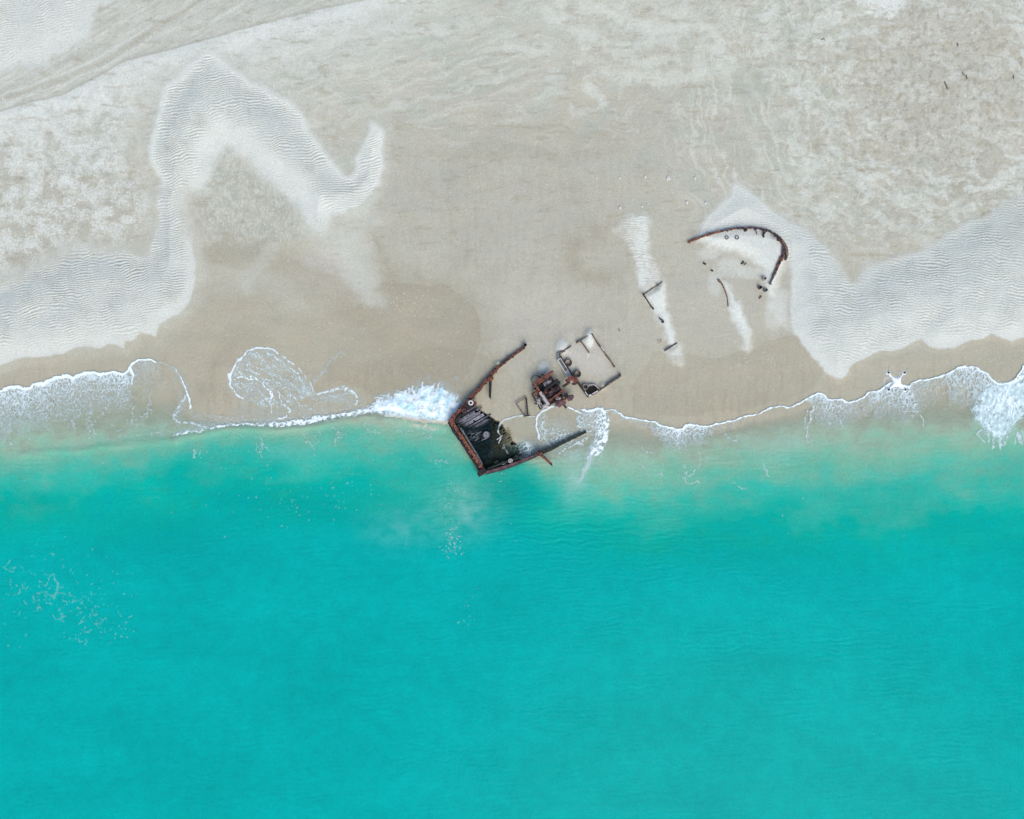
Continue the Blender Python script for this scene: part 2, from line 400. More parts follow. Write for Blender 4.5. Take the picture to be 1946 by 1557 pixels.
# rough crust of the old beach
stre = fbm((X + wx) / 26, (Y + wy) / 9, 41, 4)
mot = fbm(X / 14 + .5 * e2, Y / 14, 43, 5, .65)
rough_zone = land * (1 - np.clip(mA + mB + mD, 0, 1))
fld = samp(sdF, X + wx, Y + wy)
mF = sst(-20, 40, fld)
ur = sst(1380, 1560, X) * sst(560, 330, Y) + .6 * sst(960, 1150, X) * sst(220, 60, Y) + .5 * sst(700, 560, X) * sst(420, 300, Y)
ur = np.clip(ur, 0, 1) * (1 - mB)
wetd = samp(sdWet, X + 1.2 * wx, Y + 1.0 * wy)
dry_up = sst(40, -60, wetd)
Z = Z + near * rough_zone * (.012 * mot * (.35 + mF + 1.0 * ur) * dry_up + .004 * e1)
Z = Z + near * land * .0035 * rng.standard_normal(X.shape).astype(f32)

def rgb(t): return np.array(t, f32)
C_WHITE = rgb((.555, .575, .510)); C_TAN = rgb((.425, .405, .315)); C_GREY = rgb((.398, .388, .312)); C_WET = rgb((.352, .330, .232))
C_PALE = rgb((.50, .512, .432)); C_GREEN = rgb((.385, .422, .340)); C_BROWN = rgb((.318, .288, .205))
def lerp(c, t, col): return c + t[..., None] * (col - c)
c = np.broadcast_to(C_TAN, X.shape + (3,)).astype(f32).copy()
L1 = fbm(X / 210, Y / 150, 101, 4)
c = lerp(c, sst(-.3, .5, L1) * .6, C_GREY)
# greenish and pinkish casts of the drying crust
c = lerp(c, np.clip(fbm(X / 90, Y / 50, 111, 4) * .9, 0, .55) * dry_up * sst(600, 300, Y), C_GREEN)
# upper right pale swirls
sw = fbm((X + 2.2 * wx + .25 * Y) / 55, (Y + 2.2 * wy - .2 * X) / 26, 121, 5, .6)
c = lerp(c, np.clip(sst(-.1, .45, sw) * ur * 1.1, 0, 1), C_PALE * 1.06)
sw2 = fbm((X + 3 * wx) / 60, (Y + 3 * wy + .15 * X) / 18, 131, 5, .6)
c = lerp(c, sst(.12, .5, sw2) * .75 * sst(430, 120, Y) * dry_up * (X > 730), C_PALE)
c = lerp(c, sst(.15, .6, fbm(X / 24, Y / 20, 141, 5, .65)) * .75 * ur * sst(120, 330, Y + .1 * (X - 1500)), C_WHITE)
c = lerp(c, sst(.2, .6, -mot) * .55 * ur, C_BROWN)
# broad pale wash high on the beach at left
c = lerp(c, sst(420, 120, Y + .15 * X) * .55, C_PALE)
c = lerp(c, sst(.0, .5, stre) * .5 * sst(500, 200, Y) * sst(900, 600, X), C_PALE)
# speckled left field
sp = fbm(X / 3.6, Y / 3.6, 151, 3, .7)
c = lerp(c, mF * np.clip(sst(-.2, .3, sp + .8 * e2 + .35 * e1 + .05) * .9, 0, 1), C_WHITE)
c = lerp(c, mF * sst(.1, .5, -e2) * .55, C_GREY * .95)
# hollow between the dune arms: streaky
hol = sst(-30, 30, samp(sd_poly([(442,275),(500,330),(560,370),(590,430),(560,470),(480,480),(400,470),(380,420),(370,370),(400,310)]), X + wx, Y + wy))
vst = .75 * fbm(X / 5.5 + 2.2 * e2, Y / 21, 161, 3) + .45 * fbm(X / 4, Y / 7, 163, 3)
c = lerp(c, hol * sst(-.1, .45, vst) * .75, C_PALE); c = lerp(c, hol * sst(.05, .5, -vst) * .7, C_GREEN * .9)
# wash streaks running round the old lagoon bed at upper right
rr = np.sqrt((X - 1775) ** 2 + ((Y - 165) * .95) ** 2) + 2.2 * wx; th_ = np.arctan2(Y - 165, X - 1775)
arc = fbm(rr / 13, th_ * 3.4, 221, 5, .6); arc2 = fbm(rr / 6, th_ * 7, 227, 4, .6)
ring = sst(150, 230, rr) * sst(620, 420, rr) * sst(1180, 1330, X) * sst(530, 380, Y) * (1 - mB)
c = lerp(c, ring * sst(.0, .5, arc) * .72, C_PALE * 1.06); c = lerp(c, ring * sst(.05, .5, -arc) * .42, C_GREEN * .94); c = lerp(c, ring * sst(.25, .6, arc2) * .4, C_WHITE)
core = sst(190, 110, rr) * (X > 1500)
c = lerp(c, core * .55, rgb((.42, .405, .325))); c = lerp(c, core * sst(.1, .45, fbm(X / 9, Y / 9, 229, 4, .65)) * .45, C_PALE); c = lerp(c, core * sst(.1, .5, -fbm(X / 12, Y / 15, 231, 4, .65)) * .55, C_BROWN * .9)
# streaks parallel to the ridge
ua = X * .966 - Y * .259; va = X * .259 + Y * .966
dg = fbm((ua + wx) / 120, (va + wy) / 11, 233, 5, .6); dmask = sst(330, 150, Y) * sst(1150, 900, X)
c = lerp(c, dmask * sst(.02, .5, dg) * .65, C_PALE * 1.03); c = lerp(c, dmask * sst(.1, .5, -dg) * .5, C_GREEN * .93)
ub = X * .88 - Y * .47; vb = X * .47 + Y * .88
dg2 = fbm(ub / 150, vb / 8, 239, 5, .6); dm2 = sst(10, -12, r_) * sst(20, -20, d_) * sst(760, 500, X)
c = lerp(c, dm2 * .55, rgb((.445, .447, .38))); c = lerp(c, dm2 * sst(.0, .5, dg2 + .3 * e2) * .7, C_PALE * 1.05); c = lerp(c, dm2 * sst(.15, .6, -dg2 + .3 * e2) * .34, rgb((.36, .35, .275)))
def pale(pl, wdt, k, col_=None):
    global c
    d_ = samp(d_line(catmull(pl, 6)), X + .9 * wx + 2.2 * e1, Y + .9 * wy + 2.2 * e1)
    c = lerp(c, sst(wdt, wdt * .2, d_ + 3 * e1 + 4 * e2) * k, C_PALE * 1.1 if col_ is None else col_)
for pl in ([(1036,30),(1050,50),(1064,60),(1090,76),(1103,98),(1112,108)], [(1106,72),(1142,98),(1170,106),(1221,98),(1235,88)], [(1111,26),(1170,44),(1208,54),(1260,67),(1311,62),(1337,69),(1363,100),(1355,140)], [(1340,110),(1370,118),(1390,135),(1352,150)], [(1062,15),(1072,35),(1066,50)], [(1000,8),(1010,2)], [(1190,60),(1250,75),(1300,72)], [(960,105),(1000,103),(1040,108)], [(780,75),(820,80),(850,72)], [(1110,180),(1140,200)], [(1170,120),(1230,130),(1290,128)], [(1150,150),(1250,160),(1330,155)]):
    pale(pl, 14, .62, C_PALE * 1.1)
for k_ in range(22):
    a_ = .35 + 2.5 * k_ / 21; r_e = 22 + 34 * random.random(); pale([(1672, -4), (1672 + .5 * r_e * math.cos(a_), -4 + .5 * r_e * math.sin(a_)), (1672 + r_e * math.cos(a_), -4 + r_e * math.sin(a_))], 5, .8, C_WHITE * 1.05)
for k_ in range(9):
    o_ = 20 * k_; pale([(1345 + o_ * .9, 150 - o_ * .2), (1372 + o_, 215 - .3 * o_), (1405 + o_ * 1.05, 275 - .2 * o_), (1450 + o_, 340 + .1 * o_), (1500 + o_ * .8, 400 + .15 * o_)], 8 + 4 * (k_ % 3), .28, C_PALE if k_ % 2 else C_GREEN)
# ridge and wheel track
rc = sst(-2, 2, r_) * np.exp(-np.clip(r_, 0, None) / 46) * sst(900, 640, X) * 1.35
c = lerp(c, np.clip(rc * (.95 + .5 * e2 + .25 * e1), 0, 1), C_WHITE * 1.03)
c = lerp(c, sst(3, 0, np.abs(r_ + 3)) * .35 * sst(800, 500, X), C_BROWN)
tk = samp(dTrack, X + .3 * wx, Y + .3 * wy)
c = lerp(c, sst(7, 1, tk) * .35, C_BROWN)
c = lerp(c, sst(2.5, .5, np.abs(tk - 9)) * .5 * (X < 300), C_WHITE)
spl = samp(sdSP, X + 1.6 * wx, Y + 1.6 * wy)
c = lerp(c, sst(-10, 8, spl + 16 * fbm(X / 7, Y / 7, 171, 4, .65)) * .95, C_WHITE * 1.08)
# middle beach: smooth grey with tide lobes
mid = sst(690, 790, X) * sst(1320, 1120, X) * sst(230, 330, Y)
c = lerp(c, mid * .55, C_GREY)
vs2 = fbm(X / 16, Y / 80, 181, 3)
c = lerp(c, mid * sst(.1, .6, np.abs(vs2)) * .18, C_BROWN)
g = np.exp(-(((X - 1040) / 110) ** 2 + ((Y - 600) / 70) ** 2)); c = lerp(c, g * .30, rgb((.50, .475, .40)))
g = np.exp(-(((X - 640) / 70) ** 2 + ((Y - 520) / 60) ** 2)); c = lerp(c, sst(.2, .8, g + .2 * e2 + .15 * vst) * .45, rgb((.50, .49, .425)))
g = np.exp(-(((X - 690) / 50) ** 2 + ((Y - 440) / 55) ** 2)); c = lerp(c, sst(.2, .8, g + .15 * e2) * .5, C_PALE)
dk_ = fbm(X / 46, Y / 12, 199, 5, .65); c = lerp(c, sst(.22, .6, dk_) * .45 * sst(560, 480, Y) * dry_up * (1 - mA), C_BROWN)
cr_ = np.abs(fbm((X + wx) / 60, (Y + 2 * wy) / 34, 205, 5, .6)); c = lerp(c, sst(.045, .0, cr_) * .45 * ur, C_BROWN * .9)
wh_ = fbm(X / 10 + e2, Y / 7, 206, 4, .7); c = lerp(c, sst(.15, .5, wh_) * sst(-.2, .35, sw) * .7 * ur, C_WHITE)
# dry drifting sand
c = lerp(c, np.clip(mA * (.9 + .1 * e2), 0, 1), C_WHITE); c = lerp(c, sst(-34, 4, a + 8 * e2) * .5 * (1 - mA), C_PALE)
c = lerp(c, mB, C_WHITE); c = lerp(c, sst(-14, 2, b_ + 5 * e2) * .5 * (1 - mB) * sst(560, 500, Y), C_WHITE)
c = lerp(c, mD * .9, C_WHITE * .985)
zz = np.clip(.8 * zoneA * inA + .75 * zoneB + .5 * zoneD, 0, 1)
c = lerp(c, zz * .62 * np.clip(.9 + .5 * e2, .5, 1.2), rgb((.425, .462, .415)))
c = lerp(c, sst(-12, 2, a) * sst(9, 2, a + 3 * e2) * (1 - softA) * .9 * (Y < 360), C_WHITE * 1.06)
hk = samp(sd_poly([(692,325),(700,280),(713,246),(728,252),(730,300),(729,335),(715,360),(690,350)]), X + .6 * wx, Y + .6 * wy); c = lerp(c, sst(-6, 5, hk + 4 * e2 + 2 * e1) * sst(350, 290, Y) * .95, C_WHITE * 1.06)
hk = samp(sd_poly([(575,372),(610,375),(660,402),(640,414),(622,436),(604,438),(590,415)]), X + .6 * wx, Y + .6 * wy); c = lerp(c, sst(-9, 7, hk + 5 * e2 + 2 * e1) * .9, C_WHITE * 1.04)
hk = samp(d_line([(380,350),(400,300),(430,262),(475,285),(530,335),(580,385)]), X, Y); c = lerp(c, sst(30, 4, hk + 5 * e2) * .75, C_WHITE * 1.05)
c = lerp(c, sst(1700, 1950, X) * sst(600, 380, Y) * mB * .25, C_GREEN)
c = lerp(c, sst(-13, 6, samp(sdBI, X + .4 * wx, Y + .4 * wy) + 4 * e1 + 3 * e2), C_WHITE * 1.03)
for t, k in zip(sdT, (.7, 1, .95, 1)): c = lerp(c, sst(-8, 7, samp(t, X + .5 * wx, Y + .5 * wy) + 3 * e1 + 5 * e2) * k * (1 if k > .8 else np.clip(1.0 + .5 * e2 + .4 * e1, 0, 1.3)), C_WHITE * 1.09)
c = lerp(c, sst(-8, 8, samp(sdSE, X + wx, Y + wy)) * .55, C_WHITE)
sdh = samp(sd_poly([(1064,672),(1124,635),(1178,712),(1118,753)]), X, Y); c = lerp(c, sst(-4, 6, sdh) * .45, rgb((.52, .50, .44)))
sdt = samp(sd_poly([(1104,648),(1124,636),(1130,650),(1122,664),(1116,662)]), X, Y); c = lerp(c, sst(-2, 3, sdt) * .95, C_WHITE * 1.05)
for (x0_, y0_, rx, ry) in [(1088,700,5,9),(1144,733,6,6),(1118,674,3,6),(1080,712,3,4)]:
    g = np.exp(-(((X - x0_) / rx) ** 2 + ((Y - y0_) / ry) ** 2)); c = lerp(c, sst(.2, .7, g) * .8, C_WHITE)
for (sx, sy, rx, ry) in SPOTS_W:
    g = np.exp(-(((X - sx) / rx) ** 2 + ((Y - sy) / ry) ** 2))
    c = lerp(c, sst(.25, .75, g + .12 * e1) * (.85 if sy > 600 else .45), C_WHITE * 1.02)
# wet sand by the water
wet = sst(-55, 45, wetd + 14 * e2 + 8 * e1) * (1 - np.clip(mA + mB, 0, 1))
wn = fbm(X / 80, Y / 30, 191, 4)
c = lerp(c, wet * np.clip(.62 + .3 * wn + .0015 * np.clip(wetd, 0, 150), 0, 1), C_WET)
c = lerp(c, wet * sst(.0, .6, wn) * .3, C_GREY)
c = lerp(c, wet * sst(-.1, .5, fbm(X / 120, Y / 55, 197, 4)) * .55, rgb((.405, .360, .262)))
vw = fbm(X / 9, Y / 45, 198, 3); c = lerp(c, wet * np.exp(-(((X - 760) / 110) ** 2 + ((Y - 712) / 22) ** 2)) * sst(-.3, .4, vw) * .55, C_BROWN * .86)
c = lerp(c, wet * np.exp(-(((X - 1390) / 120) ** 2 + ((Y - 775) / 18) ** 2)) * sst(-.3, .4, vw) * .45, C_BROWN * .88)
strk = fbm(X / 10, Y / 60, 196, 3)
c = lerp(c, wet * sst(.1, .6, strk) * .22 * sst(640, 720, Y), C_BROWN * .8)
def lobe(poly, shade, w=3.0, fade=60, side=1):
    global c
    sd = samp(sd_poly(catmull(list(poly) + [poly[0]], 6)), X + .9 * wx, Y + .9 * wy) * side
    c = lerp(c, sst(-1.5, 1.5, sd) * np.exp(-np.clip(sd, 0, None) / fade) * shade * 1.15 * (1 - np.clip(mA + mB, 0, 1)) * (sst(585, 740, X) if fade > 100 else 1), C_BROWN * .95)
lobe([(690,575),(719,545),(765,540),(818,542),(858,551),(886,573),(904,600),(913,631),(907,662),(880,720),(760,760),(600,700),(590,640),(640,597)], .50, fade=120)
def wash(pl, dark=.35, wdt=2.2, halo=.18, hw=22):
    global c
    d_ = samp(d_line(catmull(pl, 6)), X + .55 * wx + .8 * e1, Y + .55 * wy + .8 * e1)
    c = lerp(c, sst(wdt, .3, d_) * dark * np.clip(.7 + .9 * e2, .1, 1), C_BROWN * .82)
    c = lerp(c, np.exp(-(d_ / hw) ** 2) * halo, C_BROWN)
wash([(380,591),(398,576),(426,570),(451,574),(482,568),(509,576),(528,597)])
wash([(577,622),(596,613),(642,597),(667,600)], .3); wash([(719,542),(765,540),(818,541),(858,550),(886,572),(904,600),(913,631),(907,662)], .5, 2.2, .15)
wash([(707,446),(719,462),(725,492),(744,520),(750,536)], .5, 2.5, .35, 16); wash([(916,656),(932,671),(940,696)], .4); wash([(781,662),(812,653),(858,662)], .2, 2, .2)
bd_ = samp(d_line(catmull([(420,478),(480,482),(540,500),(590,530),(640,565),(690,585)], 6)), X + 1.2 * wx, Y + 1.2 * wy); c = lerp(c, sst(48, 6, bd_ + 12 * e2 + 6 * e1) * .55, C_BROWN * 1.05)
bd_ = samp(d_line(catmull([(470,540),(500,500),(520,480)], 6)), X + wx, Y + wy); c = lerp(c, sst(24, 4, bd_ + 8 * e2) * .35, C_PALE)
bd_ = samp(d_line(catmull([(600,440),(650,470),(690,520),(705,560)], 6)), X + wx, Y + wy); c = lerp(c, sst(40, 6, bd_ + 10 * e2 + 6 * vst) * .55, C_PALE)
wash([(398,739),(411,693),(435,656),(460,643),(503,643)], .12, 3, .3, 20); wash([(930,215),(935,248),(1000,252),(1060,246),(1090,262),(1150,266)], .35, 2, .08, 12)
wash([(1092,470),(1088,495),(1110,522),(1150,530)], .15, 3, .5, 18); wash([(1135,450),(1165,430),(1190,470)], .1, 3, .25, 18); wash([(720,640),(790,690),(850,715)], .05, 3, .3, 26); wash([(640,720),(720,735),(790,715)], .05, 3, .35, 26)
lobe([(740,545),(735,500),(712,460),(725,430),(760,445),(770,500),(860,520),(860,300),(1060,300),(1150,470),(1088,480),(1085,510),(1120,528),(1180,525),(1170,620),(930,650),(900,590),(860,555)], .16, fade=40)
lobe([(905,668),(925,672),(938,690),(944,705),(880,770),(800,740),(760,690),(820,660)], .4, fade=60)
lobe([(730,250),(850,248),(900,250),(1000,252),(1060,246),(1090,262),(1150,266),(1150,300),(730,300)], .2, fade=10)
lobe([(1085,470),(1130,440),(1165,440),(1190,490),(1180,530),(1110,525),(1080,500)], .12, fade=22)
lobe([(1240,670),(1300,672),(1350,680),(1420,665),(1500,640),(1560,700),(1500,760),(1300,790),(1200,770)], .3, fade=80)
under = sst(0, 60, sea); c = lerp(c, under * .6, rgb((.40, .385, .28)))
# weed stain on the sand inside the stern
g = np.exp(-(((X - 962) / 12) ** 2 + ((Y - 835) / 22) ** 2)); c = lerp(c, sst(.2, .8, g + .25 * e1) * .85, rgb((.13, .11, .03)))
g = np.exp(-(((X - 992) / 16) ** 2 + ((Y - 853) / 12) ** 2)); c = lerp(c, sst(.25, .8, g + .25 * e1) * .9, rgb((.02, .13, .09)))
c = lerp(c, sst(2, 6, samp(sdDeck, X, Y)), rgb((.012, .016, .014)))  # ground below the deck planks coloured near black
c = lerp(c, sst(-2, 2, samp(sdHole, X, Y)) * .5, rgb((.2, .18, .13)))  # sand in the deckhouse corner hole coloured darker
# shell grit
spk = rng.random(X.shape).astype(f32)
dens = .0010 + .020 * np.exp(-(((X - 760) / 60) ** 2 + ((Y - 578) / 18) ** 2)) + .014 * np.exp(-(((X - 925) / 45) ** 2 + ((Y - 238) / 22) ** 2)) \
     + .014 * np.exp(-(((X - 1860) / 40) ** 2 + ((Y - 680) / 16) ** 2)) + .010 * np.exp(-(((X - 1450) / 50) ** 2 + ((Y - 690) / 14) ** 2)) + .006 * np.exp(-(((X - 1270) / 80) ** 2 + ((Y - 220) / 30) ** 2))
c = lerp(c, ((spk < dens) & (sea < 0)).astype(f32) * .8, rgb((.75, .74, .70)))
gr = 1 + .045 * rng.standard_normal(X.shape).astype(f32) * (1 - .4 * wet) + .05 * mot * rough_zone * dry_up * (.4 + mF + ur)
c = np.clip(c * gr[..., None] * np.array([1, 1, 1], f32), .005, .8)
damp = np.clip(wet + under, 0, 1)
me, _ = grid_mesh('beach', xs, ys, X, Y, Z)
set_col(me, 'sand_colour', c); set_f(me, 'damp', damp)
me.materials.append(M['sand'])
beach = bpy.data.objects.new('beach', me); COL.objects.link(beach); beach['kind'] = 'structure'
del c, X, Y, Z

# ------------------------------------------------------------------ sea
cols = [0, 250, 400, 500, 650, 750, 860, 920, 985, 1050, 1150, 1300, 1450, 1700, 1946]
tv = [0.0, .30, .50, .70, .85, 1.0]
tab = np.array([
 [745, 822, 866, 908, 965, 1070], [690, 812, 856, 890, 935, 1050], [790, 810, 828, 862, 905, 1030], [795, 804, 824, 862, 915, 1040],
 [780, 792, 815, 860, 910, 1030], [765, 790, 820, 872, 925, 1040], [770, 795, 825, 885, 960, 1050], [840, 868, 885, 893, 905, 1040],
 [820, 862, 872, 884, 925, 1040], [800, 872, 890, 925, 975, 1050], [790, 850, 910, 956, 1010, 1090], [815, 845, 902, 958, 1012, 1090],
 [785, 822, 872, 935, 1000, 1090], [735, 810, 862, 935, 1010, 1105], [700, 805, 846, 915, 985, 1090]], float)
xs = axis(-20, 1966, 1.7, (-16000, 18000)); ys = np.concatenate([np.arange(660, 1580, 1.7), 1580 + np.cumsum(2.0 * 1.1 ** np.arange(75))]).astype(f32)
X, Y = np.meshgrid(xs, ys)
wx = 12 * fbm(X / 60, Y / 60, 203, 3); wy = 12 * fbm(X / 60, Y / 60, 208, 3)
Xq = X + 1.5 * wx; Yq = Y + wy
t = np.zeros_like(X)
tabx = np.stack([np.interp(np.clip(Xq, 0, 1946), cols, tab[:, j]) for j in range(6)], 0)
t = np.where(Yq < tabx[0], 0, 0.0)
for j in range(5):
    u = np.clip((Yq - tabx[j]) / (tabx[j + 1] - tabx[j]), 0, 1)
    t = t + u * (tv[j + 1] - tv[j])
t = t.astype(f32)
L = fbm(X / 130, Y / 60, 215, 4); L2 = fbm(X / 30, Y / 24, 218, 4)
t = np.clip(t + .10 * L * sst(.2, .6, t) * (1 - sst(.85, 1, t)) + .05 * L2 * sst(.15, .4, t) * (1 - sst(.8, 1, t)), 0, 1)
RC = np.array([[.43, .46, .35], [.34, .43, .32], [.165, .41, .285], [.042, .395, .295], [.004, .366, .282], [.0003, .350, .316]], f32)
TC = np.array([0, .30, .50, .70, .85, 1.0])
col = np.stack([np.interp(t, TC, RC[:, k]) for k in range(3)], -1).astype(f32)
deepn = fbm(X / 240, Y / 110, 221, 4)
col = col * (1 + .085 * deepn + .035 * L2 + .03 * fbm(X / 11, Y / 6, 225, 3))[..., None]
# darker patches of seabed and stirred up sand
for (px_, py_, rx, ry, k) in [(560,960,90,40,-.10),(700,985,80,30,-.06),(960,935,60,40,-.14),(1060,1030,110,60,-.06),(1500,1010,160,60,-.05),(120,965,110,30,-.05),(300,1010,150,40,-.05),(1750,990,150,40,-.05)]:
    g = np.exp(-(((X - px_) / rx) ** 2 + ((Y - py_) / ry) ** 2)) * (1 + .8 * L2); col = col * (1 + k * g)[..., None]
for (px_, py_, rx, ry, k) in [(880,960,60,50,.25),(1090,910,26,40,.45),(1480,850,60,30,.25),(560,860,60,16,.15),(760,1000,60,40,.10)]:
    g = np.exp(-(((X - px_) / rx) ** 2 + ((Y - py_) / ry) ** 2)) * np.clip(1 + L2, 0, 2)
    col = col + (k * g)[..., None] * (np.array([.30, .47, .40], f32) - col)
sea = samp(sdSea, X, Y)
sea = np.where(Y > 1750, Y - 790, sea)
# tide swirl streak off the stern
tail = samp(d_line([(1128,850),(1118,880),(1104,905),(1085,935)]), X + .3 * wx, Y + .3 * wy)
col = col + (sst(10, 0, tail) * .5 * sst(950, 860, Y))[..., None] * (np.array([.48, .60, .55], f32) - col)
grain = rng.standard_normal(X.shape).astype(f32)
op = sst(.02, .42, t) * sst(0, 26, sea) * .97
op = np.clip(op + .03 * sst(.05, .3, t) * L2, 0, 1)
hullw = samp(sdHull, X, Y)
op = np.where(hullw > 0, op * .35 + .12 * sst(0, 8, sea), op)
op = op * (1 - .93 * sst(-14, 0, samp(sdDeck, X, Y) + 4 * L2))
col = np.clip(col * (1 + .045 * grain)[..., None], .002, .8)
wv = 6 * fbm(X / 60, Y / 60, 231, 3) + 2.5 * perlin(X / 22, Y / 16, 235)
pm = np.clip(.35 + .8 * fbm(X / 110, Y / 70, 237, 3) + 1.5 * np.exp(-(((X - 1060) / 170) ** 2 + ((Y - 1000) / 80) ** 2)), .05, 2.0)
def wavelet(lam, ang, amp, s):
    ph = (Y * math.cos(ang) + X * math.sin(ang) + wv * s) / lam * 2 * np.pi
    return amp * np.sin(ph)
Z = pm * (wavelet(9.5, .04, .0040, 1.0) + wavelet(6.6, -.13, .0030, .7) + wavelet(14, .1, .0034, 1.2)) + .007 * fbm(X / 4, Y / 3, 241, 2) + .0018 * grain
nearw = sst(-200, -20, X) * sst(2150, 1966, X) * sst(1900, 1600, Y)
Z = Z * nearw * sst(4, 40, sea) + .02 * sst(0, 30, sea)
# swell line in the surf at left
for line, amp in ((([(40,862),(120,858),(200,850),(260,843),(330,838)]), .06), (([(331,836),(380,827),(440,815),(520,817),(600,808),(690,790),(760,800),(850,815)]), .09)):
    dl = samp(d_line(line), X + .4 * wx, Y + .4 * wy); Z = Z + amp * np.exp(-(dl / 7) ** 2)
me, vid = grid_mesh('sea', xs, ys, X, Y, Z, keep=(sea > -1.0))
set_col(me, 'sea_colour', col, vid); set_f(me, 'opacity', op, vid)
me.materials.append(M['water'])
seao = bpy.data.objects.new('sea', me); COL.objects.link(seao); seao['kind'] = 'structure'
del X, Y, Z, col

# ------------------------------------------------------------------ foam
FX0, FY0, FSP = -20.0, 640.0, 1.0
fxs = np.arange(FX0, 1967, FSP, dtype=f32); fys = np.arange(FY0, 1245, FSP, dtype=f32)
FX, FY = np.meshgrid(fxs, fys)
cov = np.zeros_like(FX); thick = np.zeros_like(FX); tan_ = np.zeros_like(FX)
wA = 5 * fbm(FX / 16, FY / 16, 303, 3); wB = 5 * fbm(FX / 16, FY / 16, 308, 3)
brk = fbm(FX / 7, FY / 7, 311, 3)
def stroke(poly, w, strength=1.0, soft=1.3, jit=1.0, breakup=0.0, smooth=True, th=.03):
    P = catmull(poly, 8) if smooth else np.array(poly, float)
    n = len(P)
    W = np.interp(np.linspace(0, 1, n), np.linspace(0, 1, len(w)), w) if hasattr(w, '__len__') else np.full(n, w)
    pad = max(W) + 14
    x0 = int(max(0, (P[:, 0].min() - pad - FX0))); x1 = int(min(FX.shape[1], P[:, 0].max() + pad - FX0 + 1))
    y0 = int(max(0, (P[:, 1].min() - pad - FY0))); y1 = int(min(FX.shape[0], P[:, 1].max() + pad - FY0 + 1))
    if x1 <= x0 or y1 <= y0: return
    sl = (slice(y0, y1), slice(x0, x1))
    gx = FX[sl] + jit * .55 * wA[sl]; gy = FY[sl] + jit * .55 * wB[sl]
    best = np.full(gx.shape, 1e9, f32)
    for i in range(n - 1):
        ax, ay = P[i]; bx, by = P[i + 1]
        # window around the segment
        ex, ey = bx - ax, by - ay; LL = ex * ex + ey * ey + 1e-9
        ix0 = max(0, int(min(ax, bx) - pad - FX0 - x0)); ix1 = int(max(ax, bx) + pad - FX0 - x0 + 1)
        iy0 = max(0, int(min(ay, by) - pad - FY0 - y0)); iy1 = int(max(ay, by) + pad - FY0 - y0 + 1)
        if ix1 <= 0 or iy1 <= 0: continue
        s2 = (slice(iy0, iy1), slice(ix0, ix1))
        hx = gx[s2]; hy = gy[s2]
        tt = np.clip(((hx - ax) * ex + (hy - ay) * ey) / LL, 0, 1)
        dd = np.sqrt((hx - ax - tt * ex) ** 2 + (hy - ay - tt * ey) ** 2) - .5 * (W[i] + tt * (W[i + 1] - W[i]))
        best[s2] = np.minimum(best[s2], dd)
    al = sst(soft, -soft * .3, best + 1.0 * brk[sl]) * strength
    if breakup: al = al * sst(-breakup, .15, brk[sl] + .25 - breakup * .5)
    cov[sl] = np.maximum(cov[sl], al)
    thick[sl] = np.maximum(thick[sl], al * th * .35 * min(3, max(W)) / 2)

def web(scx, scy, ang, seed, width):
    ca_, sa = math.cos(ang), math.sin(ang)
    gx = FX + 1.1 * wA; gy = FY + 1.1 * wB
    u = (gx * ca_ + gy * sa) / scx; v = (-gx * sa + gy * ca_) / scy
    f1, f2 = worley(u, v, seed)
    return f2 - f1
webA = web(5.2, 14, 0.0, 401, .2); webB = web(5, 7, .5, 402, .2); webC = web(3.4, 9, .1, 403, .2)
brk2 = fbm(FX / 22, FY / 30, 321, 4, .6)
def lace(D, wb, core=.05, span=.5, kmax=1.0):
    """D: density 0..1 -> coverage through a web"""
    global cov
    w = core + span * np.clip(D, 0, 1) ** 1.6
    al = sst(w, w * .25, wb) * sst(.02, .22, D + .25 * brk2 * (D > .01)) * np.clip(.30 + .62 * D, 0, 1)
    al = np.maximum(al, .36 * np.clip(D, 0, 1) * np.clip(.8 + brk2, 0, 1.2))
    cov[:] = np.maximum(cov, np.clip(al, 0, kmax))
    thick[:] = np.maximum(thick, al * .008)

edge = np.array([p for p in S_EDGE if -150 < p[0] < 2100], float)
# vertical run below the swash edge
ex = edge[:, 0].copy()
for i in range(1, len(ex)): ex[i] = max(ex[i], ex[i - 1] + .5)
SY = np.interp(FX + .3 * wA, ex, edge[:, 1]).astype(f32)
run = FY - SY
kx = [-20, 200, 238, 256, 285, 330, 1150, 1152, 1235, 1248, 1290, 1335, 1345, 1420, 1422, 1535, 1545, 1565, 1600, 1640, 1655, 1700, 1725, 1740, 1790, 1800, 1840, 1870, 1890, 1946, 1980]
ks = [.86, .80, .92, .42, .35, 0, 0, .45, .30, .75, .95, .80, .45, .15, .04, .04, .65, .85, .7, .35, .75, .9, .95, .6, .35, .7, .85, .8, .95, .9, .9]
kl = [85, 62, 62, 60, 70, 1, 1, 12, 16, 26, 40, 32, 20, 14, 10, 10, 40, 50, 44, 34, 46, 56, 62, 50, 40, 56, 66, 70, 60, 40, 40]
FXw = FX + 2.4 * wA + 8 * brk2; st = np.interp(FXw, kx, ks); ln = np.interp(FXw, kx, kl)
D = st * np.clip(1 - run / (ln * 1.25), 0, 1) ** .65 * (run > -1)
lace(D.astype(f32), webA); lace((D * .92).astype(f32), webC, .03, .38, .8)
